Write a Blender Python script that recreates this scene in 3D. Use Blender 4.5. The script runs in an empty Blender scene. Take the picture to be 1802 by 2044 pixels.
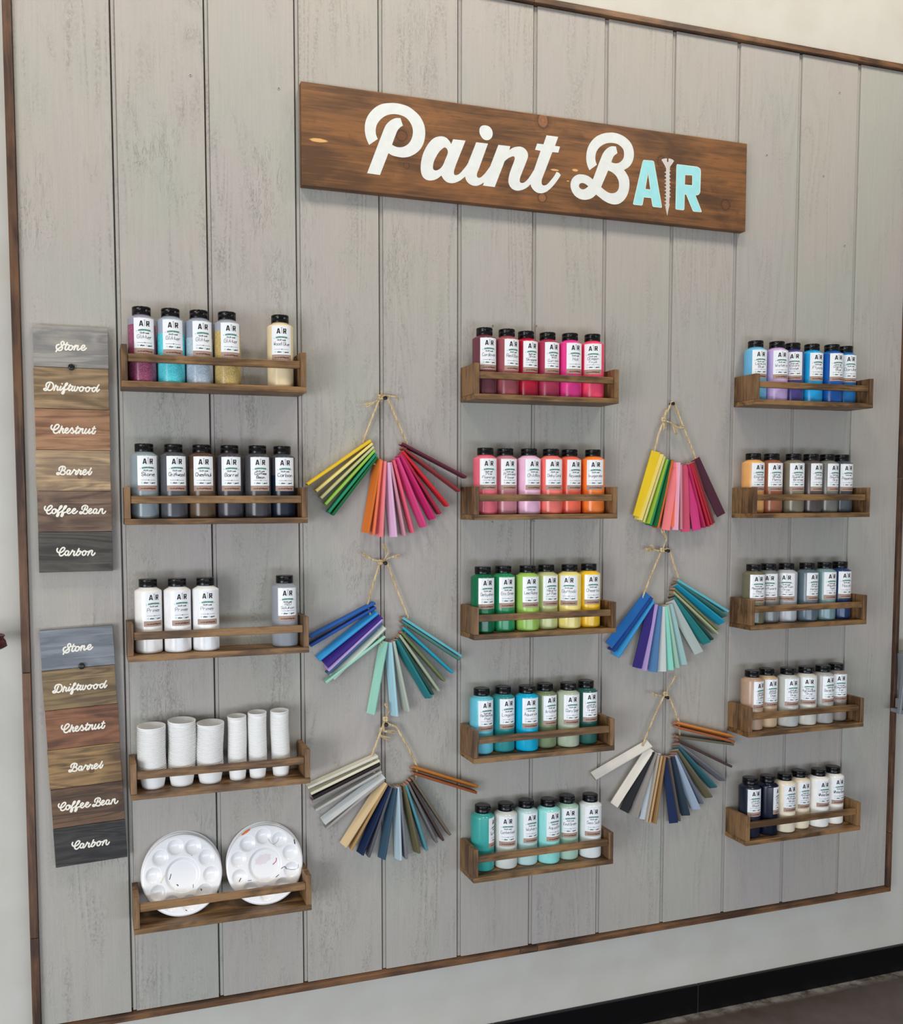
import bpy, bmesh, math, random
from mathutils import Vector, Matrix, geometry
random.seed(7)
PI = math.pi
D = bpy.data
COL = bpy.context.scene.collection
LET={"P":[[[0.5248,1.82098,1],[0.51996,1.83093],[0.51679,1.84087],[0.51548,1.85188],[0.51648,1.86487],[0.52116,1.8783],[0.52907,1.89],[0.54023,1.90083],[0.55326,1.90848],[0.5682,1.91252],[0.58319,1.91442],[0.59919,1.91384],[0.61336,1.91085],[0.62759,1.90349],[0.63902,1.89443],[0.64761,1.88149],[0.65143,1.86793],[0.6514,1.85303],[0.64802,1.8386],[0.6408,1.8255],[0.62929,1.81458],[0.61592,1.80698],[0.60166,1.80324],[0.58748,1.80344],[0.57712,1.80491],[0.56794,1.8085,1],[0.54882,1.76106,1],[0.5202,1.76198,1],[0.55673,1.85416],[0.56192,1.86514],[0.56803,1.87279],[0.57554,1.87889],[0.58495,1.88349],[0.59532,1.88492,1],[0.60093,1.8698,1],[0.5943,1.8651],[0.58862,1.85791],[0.58482,1.84966],[0.57608,1.82695,1],[0.58473,1.82402],[0.59416,1.82377],[0.60363,1.82658],[0.61314,1.83333],[0.6203,1.84419],[0.62348,1.85678],[0.62227,1.86885],[0.61707,1.87869],[0.60855,1.88679],[0.59722,1.89062],[0.5831,1.89149],[0.56997,1.88901],[0.5578,1.88277],[0.54845,1.87388],[0.54236,1.86453],[0.5398,1.85389],[0.5404,1.84448],[0.54425,1.83527,1]]],"a":[[[0.71247,1.84393,1],[0.70777,1.85022],[0.70191,1.85529],[0.69411,1.85775],[0.68439,1.85698],[0.67373,1.85293],[0.66406,1.84478],[0.65489,1.83231],[0.64765,1.81832],[0.6433,1.80378],[0.64136,1.79039],[0.64182,1.77812],[0.64516,1.76878],[0.65189,1.76286],[0.66106,1.76115],[0.67171,1.76311],[0.68143,1.76809],[0.68922,1.77466,1],[0.69409,1.76762],[0.70093,1.76254],[0.71073,1.76059],[0.72155,1.76257],[0.73239,1.76796],[0.74425,1.77722,1],[0.75615,1.78919,1],[0.75412,1.81134,1],[0.74818,1.80177],[0.74027,1.792],[0.73139,1.78259],[0.72351,1.77883],[0.71957,1.78002],[0.71858,1.78526],[0.72054,1.79259],[0.72349,1.80092],[0.74612,1.85523,1],[0.71658,1.85477,1]],[[0.69606,1.83473],[0.69021,1.83054],[0.68437,1.82459],[0.67757,1.81413],[0.67223,1.80339],[0.6698,1.79342],[0.67028,1.7864],[0.67464,1.78403],[0.68046,1.78526],[0.68728,1.78997],[0.69312,1.79767],[0.698,1.80883],[0.70289,1.82],[0.70435,1.82636],[0.70289,1.83152],[0.69947,1.8345]]],"i":[[[0.77144,1.85455,1],[0.79978,1.85491,1],[0.77708,1.79587],[0.7736,1.78742],[0.77361,1.78114],[0.77712,1.7788],[0.78313,1.78077],[0.79214,1.78935],[0.80116,1.8011],[0.80768,1.81081],[0.81319,1.82357,1],[0.81633,1.79548,1],[0.79721,1.77545,1],[0.78918,1.76923,1],[0.78016,1.76382],[0.77116,1.76067],[0.76217,1.76111],[0.75321,1.7647],[0.74724,1.77126],[0.74524,1.77821,1],[0.74621,1.79262],[0.75362,1.81129]]],"dot":[[[0.79283,1.89326],[0.80287,1.89159],[0.80944,1.88475],[0.81098,1.87595],[0.80748,1.86746],[0.79895,1.862],[0.78991,1.86275],[0.78189,1.86988],[0.77887,1.87936],[0.78084,1.88763],[0.78583,1.8918]]],"n":[[[0.82479,1.85496,1],[0.85387,1.85536,1],[0.85173,1.84691,1],[0.86043,1.85272],[0.87135,1.85636],[0.88123,1.85699],[0.89005,1.85361],[0.89616,1.847],[0.89765,1.83842],[0.89462,1.82835],[0.88266,1.79984],[0.87832,1.78868],[0.87782,1.78084],[0.88169,1.77831],[0.8894,1.78055],[0.89819,1.78877],[0.90588,1.79932],[0.91082,1.80716,1],[0.91798,1.81525,1],[0.91595,1.78765,1],[0.90436,1.77767,1],[0.89609,1.77],[0.88618,1.76414],[0.87408,1.7605],[0.8631,1.76137],[0.85431,1.76681],[0.8499,1.77607],[0.85039,1.78679],[0.85414,1.80074],[0.86386,1.82503],[0.86492,1.83096],[0.86272,1.8341],[0.85617,1.83242],[0.84856,1.82821],[0.84043,1.82153,1],[0.81628,1.76254,1],[0.78765,1.76305,1]]],"t":[[[0.94365,1.88943,1],[0.97319,1.88942,1],[0.96514,1.86859,1],[0.9779,1.86836,1],[0.97373,1.85462,1],[0.95851,1.85391,1],[0.94255,1.81491],[0.93486,1.79644],[0.93213,1.78733],[0.9333,1.78009],[0.93835,1.77834],[0.94618,1.78188],[0.95621,1.79273],[0.96402,1.8024],[0.96958,1.81184,1],[0.97639,1.8096],[0.98017,1.80505,1],[0.96977,1.79017],[0.95859,1.77721],[0.94742,1.76724],[0.93736,1.76182],[0.92507,1.76013],[0.91501,1.76356],[0.90717,1.7711],[0.90436,1.77767,1],[0.90702,1.79456],[0.91356,1.81185],[0.92884,1.85356,1],[0.91493,1.85445,1],[0.92039,1.8687,1],[0.93598,1.86882,1]]],"B":[[[1.05393,1.82403,1],[1.04839,1.83465],[1.04554,1.8474],[1.04593,1.86049],[1.04956,1.87487],[1.05807,1.88887],[1.06988,1.90049],[1.08504,1.90878],[1.1014,1.9135],[1.11788,1.91542],[1.13449,1.91313],[1.15013,1.90694],[1.16255,1.89702],[1.16947,1.8836],[1.17082,1.86859],[1.16656,1.85389],[1.15777,1.84252],[1.14506,1.83436,1],[1.15129,1.82762],[1.15815,1.81694],[1.16003,1.80383],[1.15856,1.78941],[1.15317,1.77557],[1.1444,1.76426],[1.13336,1.75656],[1.12008,1.75341],[1.10568,1.7549],[1.09129,1.76014],[1.08134,1.76579],[1.07197,1.77147,1],[1.06387,1.76411],[1.05305,1.75884],[1.04114,1.75648],[1.02815,1.75786],[1.01623,1.76418],[1.00862,1.77369],[1.00551,1.78455],[1.00732,1.7959],[1.01367,1.80492],[1.02328,1.81103],[1.03403,1.8128],[1.04594,1.81198],[1.05465,1.80914],[1.06318,1.80439,1],[1.08566,1.85926],[1.09209,1.87028],[1.10184,1.87981],[1.11169,1.8842],[1.12271,1.88516,1],[1.12711,1.87058,1],[1.11858,1.8638],[1.11426,1.85674],[1.11107,1.84811,1],[1.11881,1.84687],[1.12765,1.84782],[1.13646,1.85254],[1.14301,1.86081],[1.14455,1.86949],[1.14274,1.87968],[1.13598,1.88646],[1.12595,1.89098],[1.11269,1.89183],[1.09952,1.88967],[1.08645,1.88369],[1.07672,1.87512],[1.07085,1.86511],[1.06901,1.85463],[1.06998,1.84631],[1.07335,1.83843,1]],[[1.10306,1.82872,1],[1.11357,1.82558],[1.12362,1.81907],[1.1304,1.80936],[1.13221,1.79913],[1.13068,1.78951],[1.12523,1.78234],[1.11642,1.77863],[1.10647,1.77861],[1.09651,1.78235],[1.08489,1.78921,1]],[[1.05163,1.78777,1],[1.04399,1.79215],[1.0364,1.79372],[1.02994,1.79167],[1.0273,1.78673],[1.02951,1.78182],[1.03656,1.77944],[1.04303,1.78129]]],"A":[[[1.19542,1.85965,1],[1.19622,1.86121,1],[1.1983,1.86223,1],[1.22114,1.86292,1],[1.22373,1.86241,1],[1.22529,1.8606,1],[1.24831,1.76093,1],[1.2481,1.75922,1],[1.24598,1.75822,1],[1.22645,1.75839,1],[1.22419,1.75918,1],[1.22321,1.76107,1],[1.21963,1.77811,1],[1.19885,1.7778,1],[1.19583,1.76147,1],[1.19481,1.7596,1],[1.19272,1.75851,1],[1.17313,1.75835,1],[1.17149,1.75918,1],[1.171,1.76091,1]],[[1.20908,1.833,1],[1.21048,1.83315,1],[1.21697,1.7964,1],[1.20265,1.79627,1]]],"R":[[[1.28778,1.85915,1],[1.28846,1.86122,1],[1.2906,1.86224,1],[1.34252,1.86247,1],[1.3474,1.86198,1],[1.3517,1.86012,1],[1.35457,1.8572,1],[1.35551,1.85327,1],[1.35469,1.80577,1],[1.35354,1.80212,1],[1.35116,1.79916,1],[1.34754,1.79719,1],[1.34147,1.79589,1],[1.35932,1.76067,1],[1.35935,1.75915,1],[1.35753,1.75827,1],[1.33799,1.7579,1],[1.33615,1.75854,1],[1.33491,1.75994,1],[1.31599,1.79543,1],[1.31139,1.79549,1],[1.31063,1.76072,1],[1.30969,1.75912,1],[1.30766,1.75823,1],[1.28898,1.75821,1],[1.28753,1.75888,1],[1.28714,1.76055,1]],[[1.31146,1.84064,1],[1.33262,1.84183,1],[1.33251,1.81768,1],[1.31096,1.81703,1]]],"screw":[[[1.24581,1.86856,1],[1.24991,1.87099,1],[1.257,1.87275,1],[1.26114,1.8732,1],[1.26129,1.86527,1],[1.26486,1.86516,1],[1.26506,1.87363,1],[1.27006,1.87367,1],[1.27605,1.87233,1],[1.28088,1.86937,1],[1.27506,1.86128,1],[1.26982,1.85475,1],[1.26936,1.84724,1],[1.26877,1.84688,1],[1.27238,1.84506,1],[1.26859,1.84347,1],[1.26892,1.83843,1],[1.27254,1.83661,1],[1.26875,1.83502,1],[1.26909,1.82968,1],[1.2727,1.82785,1],[1.26891,1.82627,1],[1.26925,1.82102,1],[1.27286,1.81919,1],[1.26907,1.81761,1],[1.2694,1.81276,1],[1.27301,1.81093,1],[1.26922,1.80935,1],[1.26955,1.80459,1],[1.27317,1.80275,1],[1.26937,1.80118,1],[1.26971,1.79612,1],[1.27332,1.79428,1],[1.26953,1.79271,1],[1.26986,1.78764,1],[1.27348,1.7858,1],[1.26969,1.78423,1],[1.26921,1.77739,1],[1.269,1.76937,1],[1.27022,1.76798,1],[1.26393,1.74008,1],[1.2584,1.76237,1],[1.26016,1.76354,1],[1.25514,1.76477,1],[1.26033,1.76725,1],[1.26001,1.77202,1],[1.25499,1.77324,1],[1.26018,1.77573,1],[1.25986,1.78019,1],[1.25484,1.7814,1],[1.26003,1.7839,1],[1.25971,1.78846,1],[1.25469,1.78966,1],[1.25988,1.79216,1],[1.25956,1.79692,1],[1.25454,1.79812,1],[1.25973,1.80063,1],[1.2594,1.80538,1],[1.25439,1.80657,1],[1.25957,1.80908,1],[1.25925,1.81383,1],[1.25424,1.81502,1],[1.25942,1.81753,1],[1.2591,1.82228,1],[1.25408,1.82346,1],[1.25927,1.82598,1],[1.25894,1.83073,1],[1.25393,1.8319,1],[1.25912,1.83442,1],[1.25879,1.83916,1],[1.25378,1.84033,1],[1.25896,1.84286,1],[1.25883,1.85011,1],[1.25552,1.85571,1],[1.25127,1.86122,1]]]}
WORDS={"Stone":[[[-0.02772,0.19052],[-0.026,0.19374],[-0.02271,0.19652],[-0.01761,0.2005],[-0.01318,0.20558],[-0.01287,0.20935],[-0.0152,0.21058],[-0.01799,0.20797],[-0.01754,0.20313],[-0.01587,0.19834],[-0.0174,0.19452],[-0.02138,0.19284],[-0.02526,0.19452],[-0.02709,0.19855],[-0.02576,0.20273],[-0.02179,0.20442]],[[-0.00665,0.20853],[-0.00971,0.20126],[-0.01111,0.19669],[-0.00988,0.1945],[-0.00697,0.19576],[-0.00365,0.1993]],[[-0.01177,0.20475],[-0.00424,0.20452]],[[0.00113,0.20343],[-0.00212,0.20275],[-0.0046,0.1985],[-0.00375,0.19516],[-0.00052,0.19494],[0.00244,0.19808],[0.00268,0.20185],[0.00113,0.20343],[0.00467,0.20082],[0.00724,0.20282]],[[0.00872,0.2044],[0.00539,0.19522]],[[0.00679,0.19904],[0.0105,0.20336],[0.01305,0.20386],[0.01299,0.2016],[0.01143,0.19701],[0.01283,0.19519],[0.0154,0.19682],[0.01982,0.19966]],[[0.01981,0.19929],[0.02346,0.20021],[0.02572,0.20372],[0.02358,0.20512],[0.02026,0.2027],[0.01907,0.19887],[0.02044,0.19555],[0.02407,0.19572],[0.02853,0.1997]]],"Driftwood":[[[-0.04641,0.12141],[-0.04682,0.12476],[-0.04479,0.12896],[-0.04047,0.13084],[-0.03586,0.13003],[-0.03347,0.12599],[-0.03396,0.12109],[-0.03692,0.11686],[-0.04124,0.11521],[-0.04511,0.11695],[-0.04826,0.11887],[-0.05113,0.1175],[-0.04991,0.11529],[-0.04657,0.1154],[-0.04399,0.11887],[-0.04134,0.12496],[-0.03984,0.12763]],[[-0.03267,0.1155],[-0.03075,0.12082],[-0.02883,0.12578]],[[-0.02921,0.12501],[-0.02676,0.12307],[-0.02519,0.12267],[-0.02689,0.11795],[-0.02588,0.11573],[-0.02259,0.1181],[-0.01997,0.12233]],[[-0.01958,0.12347],[-0.02187,0.11812],[-0.02085,0.11605],[-0.01792,0.11825]],[[-0.01743,0.12896],[-0.01716,0.12867]],[[-0.01792,0.11825],[-0.0124,0.12372],[-0.0076,0.12841],[-0.00791,0.13029],[-0.01046,0.12906],[-0.0128,0.1222],[-0.01549,0.11532],[-0.01813,0.11034],[-0.01636,0.10926],[-0.01412,0.11235],[-0.0133,0.11653],[-0.00821,0.11859],[-0.00525,0.12171]],[[-0.00221,0.12785],[-0.00531,0.11944],[-0.00467,0.11606],[-0.00173,0.11805],[0.00275,0.12425]],[[-0.0048,0.12512],[0.00025,0.12507]],[[0.00276,0.12463],[9e-05,0.11887],[0.0011,0.11588],[0.00403,0.11749],[0.00674,0.12439]],[[0.00674,0.12439],[0.00477,0.11827],[0.00616,0.11567],[0.00947,0.11767],[0.01156,0.12342],[0.01426,0.12087]],[[0.01978,0.12409],[0.01611,0.12244],[0.01456,0.1186],[0.01631,0.11563],[0.0196,0.1165],[0.02188,0.12037],[0.02051,0.12396],[0.02301,0.1223],[0.02592,0.12202]],[[0.03107,0.1241],[0.02774,0.12209],[0.02619,0.11824],[0.02794,0.11526],[0.03125,0.11613],[0.03354,0.12039],[0.0318,0.1239],[0.03468,0.12217],[0.03833,0.12207]],[[0.04459,0.12343],[0.04129,0.12332],[0.03865,0.12018],[0.03893,0.11639],[0.04184,0.11573],[0.04487,0.11963],[0.05132,0.12899]],[[0.04864,0.12433],[0.04666,0.11817],[0.0477,0.11554],[0.05185,0.11987]]],"Chestnut":[[[-0.03873,0.04776],[-0.0406,0.0447],[-0.03929,0.0402],[-0.03539,0.03877],[-0.02959,0.04154],[-0.02588,0.04616],[-0.02688,0.04916],[-0.02938,0.04948],[-0.03268,0.04676],[-0.0357,0.04066],[-0.0362,0.03536],[-0.03412,0.03276],[-0.02981,0.03322],[-0.02539,0.03747]],[[-0.02049,0.04627],[-0.0255,0.0333]],[[-0.02321,0.03827],[-0.01988,0.04212],[-0.0181,0.0414],[-0.01966,0.03645],[-0.01867,0.03306],[-0.01464,0.03579]],[[-0.01462,0.03655],[-0.01095,0.0389],[-0.00943,0.04196],[-0.01157,0.04306],[-0.01416,0.04035],[-0.015,0.03578],[-0.0129,0.03317],[-0.00963,0.03399],[-0.00517,0.03902]],[[-0.00593,0.03748],[-0.00179,0.04364],[-0.00044,0.03988],[0.00054,0.03572],[-0.00133,0.03317],[-0.00384,0.03411]],[[0.00051,0.03457],[0.00496,0.03847]],[[0.00916,0.04654],[0.00451,0.03465],[0.00591,0.03278],[0.01036,0.03629]],[[0.00581,0.04343],[0.0122,0.04318]],[[0.01451,0.04247],[0.01028,0.03324]],[[0.01183,0.03708],[0.01595,0.04174],[0.01851,0.04217],[0.01691,0.03642],[0.01792,0.03301],[0.02239,0.03653]],[[0.02472,0.0423],[0.02164,0.03576],[0.02267,0.0331],[0.02637,0.03509],[0.03129,0.04206]],[[0.03129,0.04206],[0.02895,0.0359],[0.02998,0.03325],[0.03409,0.03639]],[[0.04021,0.04683],[0.03553,0.03527],[0.03657,0.03299],[0.03915,0.03343],[0.04183,0.03769]],[[0.03645,0.04331],[0.04173,0.04304]]],"Barrel":[[[-0.02666,-0.03956],[-0.02656,-0.03575],[-0.0236,-0.03269],[-0.01925,-0.03189],[-0.01568,-0.03376],[-0.01577,-0.03719],[-0.01872,-0.0395],[-0.0209,-0.0399]],[[-0.01873,-0.03988],[-0.01591,-0.04253],[-0.01673,-0.04634],[-0.02002,-0.04789],[-0.02361,-0.04715],[-0.02822,-0.04451],[-0.03112,-0.04529],[-0.03082,-0.04757],[-0.02758,-0.04755],[-0.02461,-0.04411],[-0.02157,-0.038],[-0.02004,-0.03456]],[[-0.00714,-0.03942],[-0.0104,-0.03944],[-0.01267,-0.04327],[-0.01204,-0.04708],[-0.00914,-0.04668],[-0.00532,-0.03902],[-0.00764,-0.04476],[-0.00663,-0.04781],[-0.0029,-0.04397],[0.00125,-0.03783]],[[0.00125,-0.03783],[0.00373,-0.04048],[0.00591,-0.04047],[0.00324,-0.04546],[0.00428,-0.04775],[0.00725,-0.04543],[0.00999,-0.03776]],[[0.00999,-0.03776],[0.01248,-0.04042],[0.0143,-0.04041],[0.01199,-0.0454],[0.01303,-0.0477],[0.01676,-0.04461]],[[0.01676,-0.04461],[0.02156,-0.04266],[0.02347,-0.03958],[0.02131,-0.03806],[0.01831,-0.04076],[0.0171,-0.04537],[0.01923,-0.04804],[0.02292,-0.04687],[0.02707,-0.04224]],[[0.03312,-0.0349],[0.02809,-0.0453],[0.02876,-0.04799],[0.03136,-0.04682],[0.03405,-0.04219]]],"Coffee Bean":[[[-0.05507,-0.1103],[-0.05658,-0.11333],[-0.05526,-0.11753],[-0.051,-0.1187],[-0.0459,-0.11568],[-0.04254,-0.11112],[-0.04392,-0.10883],[-0.04644,-0.1092],[-0.05012,-0.11261],[-0.05241,-0.11792],[-0.05253,-0.12249],[-0.05008,-0.1248],[-0.04611,-0.12368],[-0.04242,-0.12028]],[[-0.03762,-0.11534],[-0.04089,-0.11647],[-0.04278,-0.12027],[-0.0418,-0.12371],[-0.03856,-0.12374],[-0.03594,-0.11994],[-0.03691,-0.11558],[-0.03372,-0.11766]],[[-0.03599,-0.12185],[-0.02936,-0.11654],[-0.02453,-0.11121],[-0.02484,-0.1093],[-0.0274,-0.11043],[-0.03008,-0.11653],[-0.03319,-0.12492],[-0.03474,-0.12912],[-0.03296,-0.12989],[-0.0307,-0.12647],[-0.03011,-0.12303],[-0.02732,-0.12152]],[[-0.0277,-0.1219],[-0.02105,-0.11659],[-0.01621,-0.11125],[-0.01652,-0.10933],[-0.01908,-0.11047],[-0.02177,-0.11658],[-0.02488,-0.12498],[-0.02644,-0.12918],[-0.02465,-0.12996],[-0.02239,-0.12653],[-0.02158,-0.12309],[-0.01501,-0.12122]],[[-0.015,-0.12084],[-0.01096,-0.11895],[-0.00907,-0.11589],[-0.01122,-0.11473],[-0.01419,-0.11739],[-0.01502,-0.1216],[-0.01291,-0.1243],[-0.00962,-0.12356],[-0.00553,-0.11975]],[[-0.00555,-0.1209],[-0.0015,-0.11901],[0.00076,-0.11595],[-0.0014,-0.11478],[-0.00438,-0.11745],[-0.00557,-0.12167],[-0.00346,-0.12437],[0.00021,-0.12363],[0.00431,-0.11981]],[[0.01317,-0.1164],[0.01327,-0.11255],[0.01627,-0.10949],[0.02032,-0.10874],[0.02358,-0.11068],[0.0235,-0.11415],[0.02087,-0.11645],[0.01829,-0.11697]],[[0.02086,-0.11699],[0.02337,-0.11955],[0.02254,-0.1234],[0.01919,-0.12515],[0.01555,-0.12412],[0.01122,-0.1214],[0.00864,-0.12215],[0.00895,-0.12446],[0.01187,-0.12464],[0.01488,-0.12142],[0.01796,-0.11527],[0.01951,-0.1122]],[[0.02516,-0.12149],[0.02888,-0.11958],[0.03117,-0.11651],[0.02899,-0.11518],[0.02635,-0.11764],[0.02515,-0.12187],[0.02692,-0.12459],[0.03063,-0.12346],[0.03477,-0.12001]],[[0.04004,-0.11578],[0.03671,-0.11615],[0.03439,-0.12039],[0.03541,-0.12426],[0.03838,-0.12351],[0.04188,-0.11618],[0.03951,-0.12236],[0.04057,-0.12469],[0.04432,-0.12239]],[[0.04781,-0.11583],[0.0439,-0.12471]],[[0.04584,-0.12085],[0.04966,-0.11584],[0.05226,-0.11585],[0.05103,-0.12089],[0.05205,-0.12477],[0.05504,-0.12402],[0.05772,-0.12054]]],"Carbon":[[[-0.03423,-0.19311],[-0.03561,-0.19616],[-0.03406,-0.20042],[-0.03011,-0.20165],[-0.02424,-0.19869],[-0.02084,-0.19375],[-0.02188,-0.19181],[-0.02478,-0.19175],[-0.02851,-0.19553],[-0.03082,-0.20087],[-0.03093,-0.20548],[-0.02846,-0.20784],[-0.0248,-0.20638],[-0.02108,-0.20299]],[[-0.01514,-0.1981],[-0.01843,-0.19881],[-0.02072,-0.203],[-0.01972,-0.20649],[-0.01644,-0.20617],[-0.01297,-0.19853],[-0.01531,-0.20504],[-0.01428,-0.20737],[-0.01093,-0.20436],[-0.00674,-0.19749]],[[-0.00637,-0.19712],[-0.00498,-0.19985],[-0.00279,-0.19989],[-0.00475,-0.20526],[-0.00371,-0.2076],[-0.00036,-0.20535],[0.00268,-0.20077]],[[0.00577,-0.19426],[0.00114,-0.20383],[0.0007,-0.20692],[0.00361,-0.20737],[0.00775,-0.2032],[0.00784,-0.19933],[0.00565,-0.1989],[0.00341,-0.20079]],[[0.00782,-0.2001],[0.01111,-0.20094]],[[0.01667,-0.19873],[0.0137,-0.19983],[0.01177,-0.20367],[0.01279,-0.20718],[0.01611,-0.20686],[0.01864,-0.20264],[0.0174,-0.19898],[0.0203,-0.20074],[0.02326,-0.20041]],[[0.02588,-0.19891],[0.02198,-0.20776]],[[0.02391,-0.20392],[0.0281,-0.19857],[0.03104,-0.19901],[0.02944,-0.20442],[0.03046,-0.20794],[0.03307,-0.20722],[0.03575,-0.20338]]]}
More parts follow.
